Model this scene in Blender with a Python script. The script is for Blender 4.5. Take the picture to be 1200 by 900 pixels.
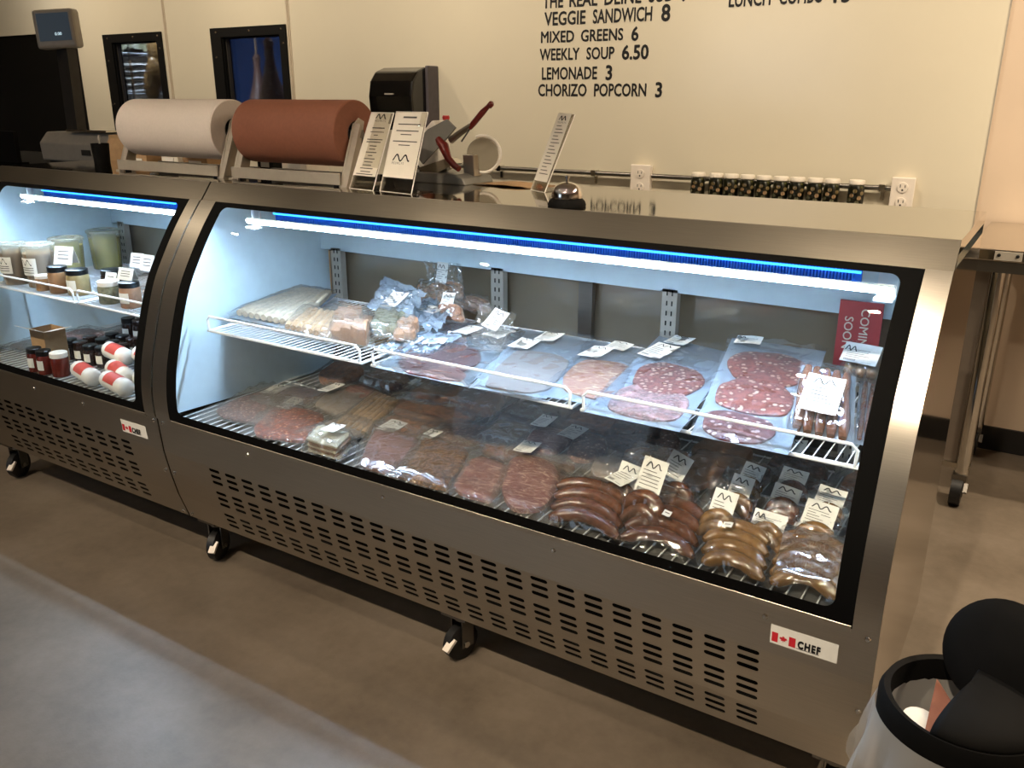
import bpy, bmesh, math, random
from mathutils import Vector, noise
random.seed(7)
for o in list(bpy.data.objects): bpy.data.objects.remove(o)
sc = bpy.context.scene
COL = sc.collection
PI = math.pi

# ------------------------------------------------------------------ camera
CAMH, FPX, PITCH, ROLL, YAW = 1.46504, 1001.894, 0.32342, 0.00177, 0.56575
cam = bpy.data.cameras.new('camera'); cam.sensor_fit = 'HORIZONTAL'; cam.sensor_width = 36.0
cam.lens = FPX / 1200 * 36.0; cam.clip_start = 0.02; cam.clip_end = 60
camo = bpy.data.objects.new('camera', cam); COL.objects.link(camo)
_f = Vector((-math.sin(YAW)*math.cos(PITCH), math.cos(YAW)*math.cos(PITCH), -math.sin(PITCH)))
_r0 = Vector((math.cos(YAW), math.sin(YAW), 0)); _u0 = _r0.cross(_f)
_r = math.cos(ROLL)*_r0 + math.sin(ROLL)*_u0; _u = -math.sin(ROLL)*_r0 + math.cos(ROLL)*_u0
from mathutils import Matrix
camo.matrix_world = Matrix(((_r.x, _u.x, -_f.x, 0), (_r.y, _u.y, -_f.y, 0), (_r.z, _u.z, -_f.z, CAMH), (0, 0, 0, 1)))
sc.camera = camo

# ------------------------------------------------------------------ world, lamps, exposure
w = bpy.data.worlds.new('world'); sc.world = w; w.use_nodes = True
w.node_tree.nodes['Background'].inputs[0].default_value = (1.0, 0.86, 0.68, 1)
w.node_tree.nodes['Background'].inputs[1].default_value = 0.05
def area(name, loc, aim, size, power, col=(1.0, 0.80, 0.56), spread=180, shape='DISK', sy=None):
    l = bpy.data.lights.new(name, 'AREA'); l.energy = power; l.color = col; l.shape = shape; l.size = size
    if sy: l.size_y = sy
    l.spread = math.radians(spread)
    o = bpy.data.objects.new(name, l); COL.objects.link(o); o.location = loc
    o.rotation_euler = (Vector(aim) - Vector(loc)).to_track_quat('-Z', 'Y').to_euler()
    return o
WARM = (1.0, 0.83, 0.62)
for x in (-6.2, -4.5, -2.9, -1.35, 0.2):                      # track heads washing the back wall
    area('track_spot', (x, 2.75, 2.98), (x, 4.05, 1.75), 0.11, 14.5, WARM, 120)
for x, y in ((-4.6, 0.6), (-2.6, 0.6), (-0.6, 0.6), (-3.6, -1.6), (-1.2, -1.6), (1.7, 2.0), (0.9, 2.75)):   # downlights over the shop floor
    area('ceiling_downlight', (x, y, 2.99), (x, y, 0), 0.055, (46 if y > 2.5 else 60) if x > .5 else 7.5, WARM, 150)
for x in (-3.0, -1.9, -1.0, -.3):                              # unseen spots added to brighten and warm the case contents
    area('case_fill_spot', (x, -.5, 2.98), (x, 1.85, .60), 0.05, 4.8, WARM, 40)
area('shop_window_daylight', (-3.4, -3.2, 1.7), (-2.4, 0.6, 0.2), 1.7, 15, (0.62, 0.78, 1.0), 150, 'RECTANGLE', 1.9)

sc.view_settings.view_transform = 'Standard'; sc.view_settings.look = 'None'
sc.view_settings.gamma = 1.0; sc.view_settings.use_curve_mapping = False
sc.view_settings.exposure = 0.0
sc.cycles.transparent_max_bounces = 24
sc.cycles.max_bounces = 8
sc.cycles.sample_clamp_indirect = 6.0

# ------------------------------------------------------------------ materials
def srgb(h):
    if isinstance(h, str):
        h = h.lstrip('#'); c = [int(h[i:i+2], 16)/255 for i in (0, 2, 4)]
    else: c = [v/255 for v in h]
    return tuple((v/12.92 if v <= .04045 else ((v+.055)/1.055)**2.4) for v in c) + (1,)
MATS = {}
def newmat(name):
    m = bpy.data.materials.new(name); m.use_nodes = True; MATS[name] = m
    nt = m.node_tree; return m, nt, nt.nodes, nt.links, nt.nodes['Principled BSDF']
def coords(nt, kind='Object', scale=(1, 1, 1)):
    t = nt.nodes.new('ShaderNodeTexCoord'); mp = nt.nodes.new('ShaderNodeMapping'); mp.inputs['Scale'].default_value = scale
    nt.links.new(t.outputs[kind], mp.inputs[0]); return mp.outputs[0]
def noise_tex(nt, vec, scale, detail=4, rough=.55):
    n = nt.nodes.new('ShaderNodeTexNoise'); n.inputs['Scale'].default_value = scale; n.inputs['Detail'].default_value = detail
    n.inputs['Roughness'].default_value = rough; nt.links.new(vec, n.inputs['Vector']); return n.outputs['Fac']
def ramp(nt, fac, stops):
    r = nt.nodes.new('ShaderNodeValToRGB'); e = r.color_ramp.elements
    while len(e) < len(stops): e.new(.5)
    for i, (p, c) in enumerate(stops): e[i].position = p; e[i].color = c
    nt.links.new(fac, r.inputs[0]); return r.outputs[0]
def bump(nt, fac, strength, dist, bs):
    b = nt.nodes.new('ShaderNodeBump'); b.inputs['Strength'].default_value = strength; b.inputs['Distance'].default_value = dist
    nt.links.new(fac, b.inputs['Height']); nt.links.new(b.outputs[0], bs.inputs['Normal']); return b
def plain(name, col, rough=.5, metal=0, vary=.12, scale=30, bmp=0, spec=.5, coat=0, sss=0):
    m, nt, N, L, bs = newmat(name); c = srgb(col)
    f = noise_tex(nt, coords(nt), scale)
    lo = tuple(max(0, v*(1-vary)) for v in c[:3])+(1,); hi = tuple(min(1, v*(1+vary)) for v in c[:3])+(1,)
    L.new(ramp(nt, f, [(.3, lo), (.7, hi)]), bs.inputs['Base Color'])
    bs.inputs['Roughness'].default_value = rough; bs.inputs['Metallic'].default_value = metal
    bs.inputs['Specular IOR Level'].default_value = spec; bs.inputs['Coat Weight'].default_value = coat
    if bmp: bump(nt, f, bmp, .004, bs)
    return m
def emis(name, col, strength):
    m, nt, N, L, bs = newmat(name); c = srgb(col)
    bs.inputs['Base Color'].default_value = c; bs.inputs['Emission Color'].default_value = c; bs.inputs['Emission Strength'].default_value = strength
    return m
def steel(name, col, rough, grain=(1, 60, 60), bmp=.05):
    m, nt, N, L, bs = newmat(name); c = srgb(col)
    f = noise_tex(nt, coords(nt, 'Object', grain), 14, 5)
    g = noise_tex(nt, coords(nt), 2.2, 3)
    L.new(ramp(nt, f, [(.25, tuple(v*.86 for v in c[:3])+(1,)), (.75, c)]), bs.inputs['Base Color'])
    r = nt.nodes.new('ShaderNodeMapRange'); r.inputs['To Min'].default_value = rough*.8; r.inputs['To Max'].default_value = rough*1.25
    L.new(g, r.inputs['Value']); L.new(r.outputs[0], bs.inputs['Roughness'])
    bs.inputs['Metallic'].default_value = 1.0
    bump(nt, f, bmp, .002, bs)
    return m
def thin_glass(name, tint, fac_lo=.04, fac_hi=.6, rough=.0, diffuse=0, diffcol='#ffffff', bscale=0, bstr=0):
    m = bpy.data.materials.new(name); m.use_nodes = True; MATS[name] = m; nt = m.node_tree; N = nt.nodes; L = nt.links
    N.clear(); out = N.new('ShaderNodeOutputMaterial')
    tr = N.new('ShaderNodeBsdfTransparent'); tr.inputs[0].default_value = srgb(tint)
    gl = N.new('ShaderNodeBsdfGlossy'); gl.inputs['Roughness'].default_value = rough
    lw = N.new('ShaderNodeLayerWeight'); lw.inputs[0].default_value = .35
    mr = N.new('ShaderNodeMapRange'); mr.inputs['To Min'].default_value = fac_lo; mr.inputs['To Max'].default_value = fac_hi
    L.new(lw.outputs['Fresnel'], mr.inputs['Value'])
    mx = N.new('ShaderNodeMixShader'); L.new(mr.outputs[0], mx.inputs[0])
    first = tr.outputs[0]
    if diffuse:
        df = N.new('ShaderNodeBsdfDiffuse'); df.inputs[0].default_value = srgb(diffcol)
        tl = N.new('ShaderNodeBsdfTranslucent'); tl.inputs[0].default_value = srgb(diffcol)
        a = N.new('ShaderNodeMixShader'); a.inputs[0].default_value = .35; L.new(df.outputs[0], a.inputs[1]); L.new(tl.outputs[0], a.inputs[2])
        b = N.new('ShaderNodeMixShader'); b.inputs[0].default_value = diffuse; L.new(tr.outputs[0], b.inputs[1]); L.new(a.outputs[0], b.inputs[2]); first = b.outputs[0]
    if bscale:
        tn = N.new('ShaderNodeTexNoise'); tn.noise_type = 'RIDGED_MULTIFRACTAL'; tn.inputs['Scale'].default_value = bscale*.55; tn.inputs['Detail'].default_value = 2; tn.inputs['Distortion'].default_value = .6
        L.new(coords(nt), tn.inputs['Vector']); f = tn.outputs['Fac']
        bp = N.new('ShaderNodeBump'); bp.inputs['Strength'].default_value = bstr; bp.inputs['Distance'].default_value = .006
        L.new(f, bp.inputs['Height']); L.new(bp.outputs[0], gl.inputs['Normal']); L.new(bp.outputs[0], lw.inputs['Normal'])
    L.new(first, mx.inputs[1]); L.new(gl.outputs[0], mx.inputs[2]); L.new(mx.outputs[0], out.inputs[0])
    return m
def flecked(name, base, fleck, scale, thr, second=None, rough=.35, stretch=(1, 1, 1)):
    m, nt, N, L, bs = newmat(name)
    v = N.new('ShaderNodeTexVoronoi'); v.inputs['Scale'].default_value = scale; v.inputs['Randomness'].default_value = 1
    co = coords(nt, 'Object', stretch); L.new(co, v.inputs['Vector'])
    n = noise_tex(nt, co, scale*.8, 4, .7)
    add = N.new('ShaderNodeMath'); add.operation = 'MULTIPLY_ADD'; add.inputs[1].default_value = .55; L.new(n, add.inputs[0]); L.new(v.outputs['Distance'], add.inputs[2])
    b = srgb(base); f = srgb(fleck); s = srgb(second) if second else b
    L.new(ramp(nt, add.outputs[0], [(thr-.10, f), (thr, tuple((x+y)/2 for x, y in zip(f, b))), (thr+.06, b), (min(1, thr+.45), s)]), bs.inputs['Base Color'])
    bs.inputs['Roughness'].default_value = rough
    bump(nt, add.outputs[0], .4, .003, bs)
    return m
def marbled(name, base, fat, scale, rough=.35, dist=6):
    m, nt, N, L, bs = newmat(name)
    wv = N.new('ShaderNodeTexNoise'); wv.inputs['Scale'].default_value = scale; wv.inputs['Distortion'].default_value = dist*.35; wv.inputs['Detail'].default_value = 4
    L.new(coords(nt, 'Object', (1, 2.2, 1)), wv.inputs['Vector'])
    L.new(ramp(nt, wv.outputs['Fac'], [(.40, srgb(base)), (.55, tuple(x*.75+y*.25 for x, y in zip(srgb(base), srgb(fat)))), (.66, srgb(fat))]), bs.inputs['Base Color'])
    bs.inputs['Roughness'].default_value = rough; bump(nt, wv.outputs['Fac'], .3, .002, bs)
    return m

steel('steel_front', '#b9b2a6', .30)
steel('steel_top', '#c9c3b8', .05, (1, 40, 40), .004)
steel('steel_side', '#d2cabf', .10, (40, 40, 1), .01)
steel('steel_fascia', '#8b8478', .28)
steel('steel_dark', '#807c76', .35)
steel('chrome', '#d9d6d0', .08, (1, 1, 1), 0)
plain('black_print', '#050505', .75, vary=.05, spec=.08)
plain('black_plastic', '#080706', .7, vary=.15, scale=60, bmp=.05, spec=.1)
plain('black_satin', '#0b0a09', .6, spec=.2, vary=.1, scale=200, bmp=.08)
plain('black_gloss', '#0b0a09', .12, vary=.05, coat=.5)
plain('rubber', '#0c0b0b', .5, vary=.2)
plain('dark_cavity', '#020202', .9)
plain('liner_white', '#cfe2ea', .34, vary=.03)
plain('liner_dark', '#4b4a48', .45, vary=.15)
plain('deck_steel', '#8d8d8b', .35, .6)
plain('wire_white', '#e3e7ea', .3, vary=.03)
plain('wall_white', '#d7cfba', .22, vary=.015, scale=3)
plain('wall_paint', '#cfbaa3', .55, vary=.03, scale=4)
plain('wall_dim', '#8a7d6d', .8, vary=.1, scale=2)
plain('ceiling_paint', '#b5a999', .8)
plain('baseboard_black', '#0f0d0c', .45)
plain('trim_plastic', '#c4b7a2', .35, vary=.04)
plain('panel_brown', '#7a6f64', .35, .4, vary=.04)
plain('alu', '#a79f92', .38, .45, vary=.05)
plain('slicer_grey', '#71706b', .35, .3, vary=.05)
plain('cheek_grey', '#544e52', .5)
plain('outlet_white', '#e9dfd2', .35, vary=.03)
plain('white_plastic', '#ded9d0', .4, vary=.04)
plain('blade_reflect_grey', '#b3ab98', .25, .5, vary=.03)  # wall reflection put into the blade's even colour
plain('scale_grey', '#a39c90', .45, vary=.06)
plain('scale_dark', '#33302c', .5)
plain('paper_white', '#d6d4cc', .7, vary=.03, scale=80)
plain('paper_card', '#d8d0c2', .6, vary=.02)
plain('roll_white', '#cbbfb4', .75, vary=.03, scale=120)
plain('roll_brown', '#7c4a34', .75, vary=.06, scale=90)
plain('roll_core', '#1a1512', .8)
plain('kraft', '#a0805c', .8, vary=.1)
plain('ink', '#0b0a0b', .6, vary=.02)
plain('ink_soft', '#56524e', .7, vary=.02)
plain('red_handle', '#5a1512', .3, vary=.1, coat=.3)
plain('red_knob', '#a81f1c', .3)
plain('red_sign', '#a53a39', .5, vary=.05)
plain('red_band', '#b5473c', .5, vary=.1)
plain('red_print', '#b9202b', .5, vary=.03)
plain('sign_cream', '#d9cdb8', .6)
plain('blue_print', '#23304f', .6)
plain('curing_blue', '#28406f', .6, vary=.15, scale=3)
plain('brown_print', '#8c5a40', .6)
plain('jar_lid', '#e2dacb', .35, vary=.04)
plain('lid_black', '#0c0c0d', .3)
plain('sauce_red', '#5e231c', .2, vary=.3)
plain('sauce_dark', '#251a17', .2, vary=.4)
plain('sauce_tan', '#8a6848', .3, vary=.2)
plain('mustard', '#86744f', .3, vary=.2)
plain('soup_yellow', '#c9bb4a', .35, vary=.15, scale=18)
plain('soup_brown', '#8d6438', .35, vary=.2, scale=18)
plain('casing_brown', '#5c3824', .24, vary=.4, scale=60, bmp=.4, coat=.25)
plain('casing_dark', '#583521', .22, vary=.45, scale=55, bmp=.4, coat=.25)
plain('casing_tan', '#75552e', .24, vary=.25, scale=50, bmp=.3, coat=.25)
plain('casing_wiener', '#7c5138', .25, vary=.2, scale=60, bmp=.3, coat=.4)
plain('stick_pale', '#cfc3aa', .35, vary=.2, scale=60, bmp=.4)
plain('stick_tan', '#a98a66', .35, vary=.3, scale=70, bmp=.4)
plain('jerky', '#8a5c40', .4, vary=.5, scale=50, bmp=.8)
plain('jerky_dark', '#40271d', .35, vary=.6, scale=60, bmp=.8)
plain('dry_block', '#8f6a50', .45, vary=.25, scale=40, bmp=.5)
plain('herb_green', '#626049', .5, vary=.5, scale=70, bmp=.8)
plain('cheese', '#dcd5bd', .4, vary=.06)
plain('ham_pink', '#9a7068', .35, vary=.16, scale=35, bmp=.2)
plain('ham_pale', '#857b75', .35, vary=.12, scale=45, bmp=.2)
flecked('salami', '#562523', '#b79e98', 58, .55, '#6b3833')
flecked('salami_orange', '#9c4a2b', '#dcb894', 75, .46, '#71361f')
flecked('salami_grey', '#80584a', '#c4b0a2', 85, .46, '#5d4238')
flecked('chorizo', '#652b20', '#c4aa96', 62, .58, '#8a4a3c')
flecked('mortadella', '#65403a', '#9c8880', 62, .55, '#a98380')
flecked('pate', '#a5754a', '#c9a47b', 110, .50, '#6d4b2e')
marbled('prosciutto', '#80493f', '#bf9a8b', 22)
marbled('steak', '#783c37', '#c2a08f', 22, .3, 9)
marbled('bacon', '#8c523c', '#d2bd9f', 30, .35, 5)
flecked('dark_meat', '#4d2a20', '#a57c5c', 70, .40, '#26130f')
flecked('pickles', '#33331a', '#7c7a46', 34, .50, '#15150a', .3)
thin_glass('case_glass', '#f7faf9', .008, .30)
thin_glass('door_glass', '#55504a', .12, .7, .06, .8, '#a3947d')  # brown diffuse stands for what the rear panes reflect
thin_glass('jar_glass', '#eef0ea', .05, .7)
thin_glass('acrylic', '#eeece6', .05, .7)
thin_glass('window_glass', '#c8d0d8', .05, .8)
thin_glass('film_clear', '#fdfdfd', .06, .45, .11, .15, '#c9c4ba', 40, 1.0)
thin_glass('film_tight', '#fefefe', .05, .45, .10, .03, '#c9c4ba', 30, 1.0)
thin_glass('film_milky', '#fdfdfe', .13, .65, .10, .05, '#d5e4f4', 30, 1.0)  # bluish diffuse stands for LED light reflected off the film
thin_glass('film_sheet', '#e9f1f8', .06, .6, .15, .62, '#c9def2', 24, 1.0)  # pale blue of the reflected LED put into the backing colour
thin_glass('tub_plastic', '#f2f0e6', .05, .6, .15, .30, '#e6e4d6')
thin_glass('bag_plastic', '#f0efec', .04, .4, .3, .45, '#e6e1d9', 25, .8)
emis('led_white', '#c4e0ff', 285)
emis('led_reflect_blue', '#3aa6ff', 3.0)  # emissive stand-in for the lamp's reflection in the ribs
emis('screen_dim', '#3f4c58', .25)
emis('screen_digits', '#cfe6ee', .9)
plain('rib_reflect_blue', '#3a84e6', .25, vary=.05)  # blue of the reflected lamp put into the rib colour
emis('cold_tube', '#bcd4ff', 9)

# ------------------------------------------------------------------ mesh helpers
WL = {}
class MB:
    def __init__(s): s.v = []; s.f = []; s.sm = []
    def add(s, vs, fs, smooth=False):
        b = len(s.v); s.v += [tuple(p) for p in vs]; s.f += [tuple(i+b for i in f) for f in fs]; s.sm += [smooth]*len(fs); return s
    def box(s, x0, x1, y0, y1, z0, z1):
        v = [(x, y, z) for z in (z0, z1) for y in (y0, y1) for x in (x0, x1)]
        return s.add(v, [(0, 2, 3, 1), (4, 5, 7, 6), (0, 1, 5, 4), (2, 6, 7, 3), (0, 4, 6, 2), (1, 3, 7, 5)])
    def rbox(s, c, h, axes, r=.0):
        c = Vector(c); a = [Vector(q).normalized() for q in axes]
        v = [c + a[0]*h[0]*i + a[1]*h[1]*j + a[2]*h[2]*k for k in (-1, 1) for j in (-1, 1) for i in (-1, 1)]
        return s.add(v, [(0, 2, 3, 1), (4, 5, 7, 6), (0, 1, 5, 4), (2, 6, 7, 3), (0, 4, 6, 2), (1, 3, 7, 5)])
    def prism(s, poly, x0, x1, axis='X'):     # poly: (a,b) points; extrude along axis
        def P(a, b, t): return {'X': (t, a, b), 'Y': (a, t, b), 'Z': (a, b, t)}[axis]
        n = len(poly); v = [P(a, b, x0) for a, b in poly] + [P(a, b, x1) for a, b in poly]
        return s.add(v, [tuple(range(n-1, -1, -1)), tuple(range(n, 2*n))] + [(i, (i+1) % n, (i+1) % n+n, i+n) for i in range(n)])
    def tube(s, pts, r, n=8, cap=True, closed=False):
        pts = [Vector(p) for p in pts]; m = len(pts); rr = r if hasattr(r, '__len__') else [r]*m
        vs = []; prev = None
        for i, p in enumerate(pts):
            if closed: d = pts[(i+1) % m] - pts[i-1]
            else: d = pts[min(i+1, m-1)] - pts[max(i-1, 0)]
            d.normalize()
            if prev is None:
                a = d.orthogonal().normalized()
            else:
                a = prev - d*prev.dot(d); a = a.normalized() if a.length > 1e-6 else d.orthogonal().normalized()
            prev = a; b = d.cross(a)
            vs += [p + (a*math.cos(2*PI*k/n) + b*math.sin(2*PI*k/n))*rr[i] for k in range(n)]
        fs = []
        for i in range(m if closed else m-1):
            j = (i+1) % m
            fs += [(i*n+k, i*n+(k+1) % n, j*n+(k+1) % n, j*n+k) for k in range(n)]
        if cap and not closed: fs += [tuple(range(n-1, -1, -1)), tuple((m-1)*n+k for k in range(n))]
        return s.add(vs, fs, True)
    def cyl(s, a, b, r, n=20, r2=None): return s.tube([a, b], [r, r if r2 is None else r2], n)
    def lathe(s, prof, c, n=28, axis=(0, 0, 1), smooth=True):   # prof: (radius, height)
        ax = Vector(axis).normalized(); a = ax.orthogonal().normalized(); b = ax.cross(a); c = Vector(c)
        vs = []
        for r, h in prof: vs += [c + ax*h + (a*math.cos(2*PI*k/n)+b*math.sin(2*PI*k/n))*max(r, 1e-5) for k in range(n)]
        fs = [(i*n+k, i*n+(k+1) % n, (i+1)*n+(k+1) % n, (i+1)*n+k) for i in range(len(prof)-1) for k in range(n)]
        return s.add(vs, fs, smooth)
    def grid(s, fn, nu, nv, smooth=True):
        vs = [fn(i/nu, j/nv) for j in range(nv+1) for i in range(nu+1)]
        return s.add(vs, [(j*(nu+1)+i, j*(nu+1)+i+1, (j+1)*(nu+1)+i+1, (j+1)*(nu+1)+i) for j in range(nv) for i in range(nu)], smooth)
    def build(s, name, mat, parent=None, label=None, solid=0, bevel=0, autosmooth=40):
        me = bpy.data.meshes.new(name); off = WL.get(parent.name, Vector()) if parent else Vector()
        if not parent:
            xs, ys, zs = zip(*s.v); off = Vector(((min(xs)+max(xs))/2, (min(ys)+max(ys))/2, min(zs)))
        me.from_pydata([Vector(p)-off for p in s.v], [], s.f)
        me.polygons.foreach_set('use_smooth', s.sm)
        me.materials.append(MATS[mat]); me.update()
        bm = bmesh.new(); bm.from_mesh(me); bmesh.ops.recalc_face_normals(bm, faces=bm.faces); bm.to_mesh(me); bm.free()
        o = bpy.data.objects.new(name, me); COL.objects.link(o)
        if parent: o.parent = parent; WL[o.name] = off
        else: o.location = off; WL[o.name] = off
        if any(s.sm):
            try: me.set_sharp_from_angle(angle=math.radians(autosmooth))
            except Exception: pass
        if solid:
            q = o.modifiers.new('thickness', 'SOLIDIFY'); q.thickness = solid; q.offset = 0
        if bevel:
            q = o.modifiers.new('edge', 'BEVEL'); q.width = bevel; q.segments = 2; q.limit_method = 'ANGLE'
        if label: o['label'] = label
        return o
def thing(name, loc, label, cat, group=None, kind=None):
    o = bpy.data.objects.new(name, None); COL.objects.link(o); o.location = loc; o.empty_display_size = .05
    WL[o.name] = Vector(loc); o['label'] = label; o['category'] = cat
    if group: o['group'] = group
    if kind: o['kind'] = kind
    return o
def tag(o, label, cat, group=None, kind=None):
    o['label'] = label; o['category'] = cat
    if group: o['group'] = group
    if kind: o['kind'] = kind
    return o
def struct(o, label=None):
    o['kind'] = 'structure'
    if label: o['label'] = label
    return o
def copy_tree(o, delta, parent=None):
    c = o.copy(); COL.objects.link(c); c.parent = parent
    if parent is None: c.location = Vector(o.location)+Vector(delta)
    WL[c.name] = WL[o.name]+Vector(delta)
    for ch in list(o.children): copy_tree(ch, delta, c)
    return c
def text_mesh(name, s, origin, right, up, height, mat, parent=None, bold=.0, depth=.0006, align='LEFT', sx=1.0, space=1.0):
    cu = bpy.data.curves.new(name, 'FONT'); cu.body = s; cu.size = 1.0; cu.align_x = align;  cu.extrude = 0; cu.space_character = space; cu.resolution_u = 3
    t = bpy.data.objects.new(name, cu); COL.objects.link(t); dg = bpy.context.evaluated_depsgraph_get()
    me0 = t.evaluated_get(dg).to_mesh()
    k = height/.73; r = Vector(right).normalized()*k*sx; u = Vector(up).normalized()*k; n = Vector(right).cross(Vector(up)).normalized()
    mb = MB()
    for k, (bx, by) in enumerate(((0, 0),) if not bold else ((-1, 0), (1, 0), (0, -1), (0, 1), (.7, .7), (-.7, .7), (.7, -.7), (-.7, -.7))):
        mb.add([Vector(origin)+r*(v.co.x+bx*bold)+u*(v.co.y+by*bold)+n*(depth+k*.00005) for v in me0.vertices], [tuple(p.vertices) for p in me0.polygons])
    bpy.data.objects.remove(t); bpy.data.curves.remove(cu)
    return mb.build(name, mat, parent)
def ribbon(mb, pts, wdt, n):      # flat stroke through pts in the plane with normal n
    pts = [Vector(p) for p in pts]; n = Vector(n); vs = []
    for i, p in enumerate(pts):
        d = (pts[min(i+1, len(pts)-1)]-pts[max(i-1, 0)]).normalized(); sd = n.cross(d).normalized()
        vs += [p+sd*wdt/2, p-sd*wdt/2]
    return mb.add(vs, [(2*i, 2*i+1, 2*i+3, 2*i+2) for i in range(len(pts)-1)])
def wave_logo(c, r, u, wd, ht):   # the double wave mark, as points
    P = []
    for i in range(41):
        t = i/40; x = (t-.5)*wd; y = math.sin(t*4*PI - PI*.35)*ht*.5*(1-.25*t) - (.1*ht if t < .08 or t > .92 else 0)
        P.append(Vector(c)+Vector(r)*x+Vector(u)*y)
    return P

# ================================================================== the room
YW = 4.058
# concrete floor: one brown finish throughout
m, nt, N, L, bs = newmat('concrete_floor')
co = coords(nt); n1 = noise_tex(nt, co, 2.2, 6, .6); n2 = noise_tex(nt, co, 26, 5, .65); n3 = noise_tex(nt, co, 140, 2)
mixn = N.new('ShaderNodeMath'); mixn.operation = 'MULTIPLY_ADD'; mixn.inputs[1].default_value = .35; L.new(n2, mixn.inputs[0]); L.new(n1, mixn.inputs[2])
brown = ramp(nt, mixn.outputs[0], [(.45, srgb('#5c5246')), (.7, srgb('#706558')), (.95, srgb('#7e7367'))])
L.new(brown, bs.inputs['Base Color']); bs.inputs['Roughness'].default_value = .42
bump(nt, n3, .12, .002, bs)
fm = bpy.data.meshes.new('floor'); fm.from_pydata([(x, y, z) for z in (-.1, 0) for y in (-5, 6.0) for x in (-8.2, 3.9)], [], [(0, 2, 3, 1), (4, 5, 7, 6), (0, 1, 5, 4), (2, 6, 7, 3), (0, 4, 6, 2), (1, 3, 7, 5)])
fm.materials.append(m); fo = bpy.data.objects.new('floor', fm); COL.objects.link(fo); fo.location = (0, 1.0, 0); struct(fo, 'brown polished concrete floor')
struct(MB().box(-8.2, 3.9, -4.0, 7.0, 3.0, 3.1).build('ceiling', 'ceiling_paint'))
# back wall with two window openings and a dark doorway at the far left
W1 = (-6.00, -5.49, 1.25, 1.834); W2 = (-4.825, -4.285, 1.25, 1.834); DW = (-8.0, -6.443, 0, 1.925)
mb = MB()
def wallrect(x0, x1, z0, z1): mb.box(x0, x1, YW, YW+.06, z0, z1)
cols = [(-8.2, DW[0], None), (DW[0], DW[1], DW), (DW[1], W1[0], None), (W1[0], W1[1], W1), (W1[1], W2[0], None), (W2[0], W2[1], W2), (W2[1], -.302, None)]
for x0, x1, hole in cols:
    if hole is None: wallrect(x0, x1, 0, 3.0)
    else:
        if hole[2] > 0: wallrect(x0, x1, 0, hole[2])
        wallrect(x0, x1, hole[3], 3.0)
struct(mb.build('wall_back', 'wall_white'), 'glossy white wall panelling behind the counter')
struct(MB().box(-.302, 3.9, YW+.012, YW+.06, 0, 3.0).build('wall_back_end', 'wall_paint'), 'warm beige painted wall past the white panelling')
struct(MB().box(3.9, 4.0, -4, 7.0, 0, 3.0).build('wall_right', 'wall_paint'))
struct(MB().box(-8.3, -8.2, -4, 7.0, 0, 3.0).build('wall_left', 'wall_dim'))
struct(MB().box(-8.2, 3.9, -4.1, -4.0, 0, 3.0).build('wall_front', 'wall_dim'))
struct(MB().box(-.302, 3.9, YW-.002, YW+.012, 0, .105).build('baseboard_back', 'baseboard_black'), 'black baseboard under the beige wall')
d = struct(MB().box(DW[0], DW[1], YW+.02, YW+.055, 0, DW[3]).build('door_1', 'black_satin'), 'black door in the white panelling at far left')
MB().box(DW[1]-.012, DW[1], YW+.004, YW+.02, 0, DW[3]).build('jamb', 'black_satin', d)
# moulding strips over the panel joints
for k, (x, wd) in enumerate(((-5.39, .026), (-4.208, .028))):
    t = MB(); t.box(x-wd/2, x+wd/2, YW-.004, YW, 1.05, 3.0); t.tube([(x, YW-.005, 1.05), (x, YW-.005, 3.0)], .006, 6)
    struct(t.build('trim_%d' % (k+1), 'trim_plastic'), 'thin vertical joint strip on the white panelling')
struct(MB().box(-.305, -.301, YW-.003, YW+.012, .1, 3.0).build('trim_3', 'scale_grey'), 'thin dark edge where the white panelling ends')
# windows
def window(k, W, label):
    x0, x1, z0, z1 = W; b = .10
    w_ = thing('window_%d' % k, ((x0+x1)/2, YW, z0), label, 'window', kind='structure'); del w_['category']
    f = MB()
    for a in ((x0-b, x0, z0, z1), (x1, x1+.055, z0, z1), (x0-b, x1+.055, z1, z1+.056), (x0-b, x1+.055, z0-b, z0)):
        f.box(a[0], a[1], YW-.012, YW+.0, a[2], a[3])
    f.build('frame', 'black_satin', w_)
    r = MB()
    r.box(x0-.001, x0+.008, YW, YW+.06, z0, z1); r.box(x1-.008, x1+.001, YW, YW+.06, z0, z1); r.box(x0+.008, x1-.008, YW, YW+.06, z1-.008, z1+.001); r.box(x0+.008, x1-.008, YW, YW+.06, z0-.001, z0+.008)
    r.build('reveal', 'black_satin', w_)
    MB().box(x0+.008, x1-.008, YW+.045, YW+.050, z0+.008, z1-.008).build('pane', 'window_glass', w_)
    MB().box(x0+.008, x0+.016, YW+.02, YW+.044, z0+.008, z1-.008).build('seal', 'scale_dark', w_)
    for sx, sz in ((x0-.045, z1+.03), ((x0+x1)/2, z1+.03), (x1+.02, z1+.03), (x0-.06, z1-.12), (x1+.03, z1-.05), (x0-.06, z1-.42)):
        MB().lathe([(0, 0), (.008, .001), (.006, .005), (0, .006)], (sx, YW-.012, sz), 10, (0, -1, 0)).build('screw', 'chrome', w_)
window(1, W1, 'black framed window with pale shelves and hanging sausages behind it')
window(2, W2, 'black framed window with a dark blue room and a hanging ham')
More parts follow.
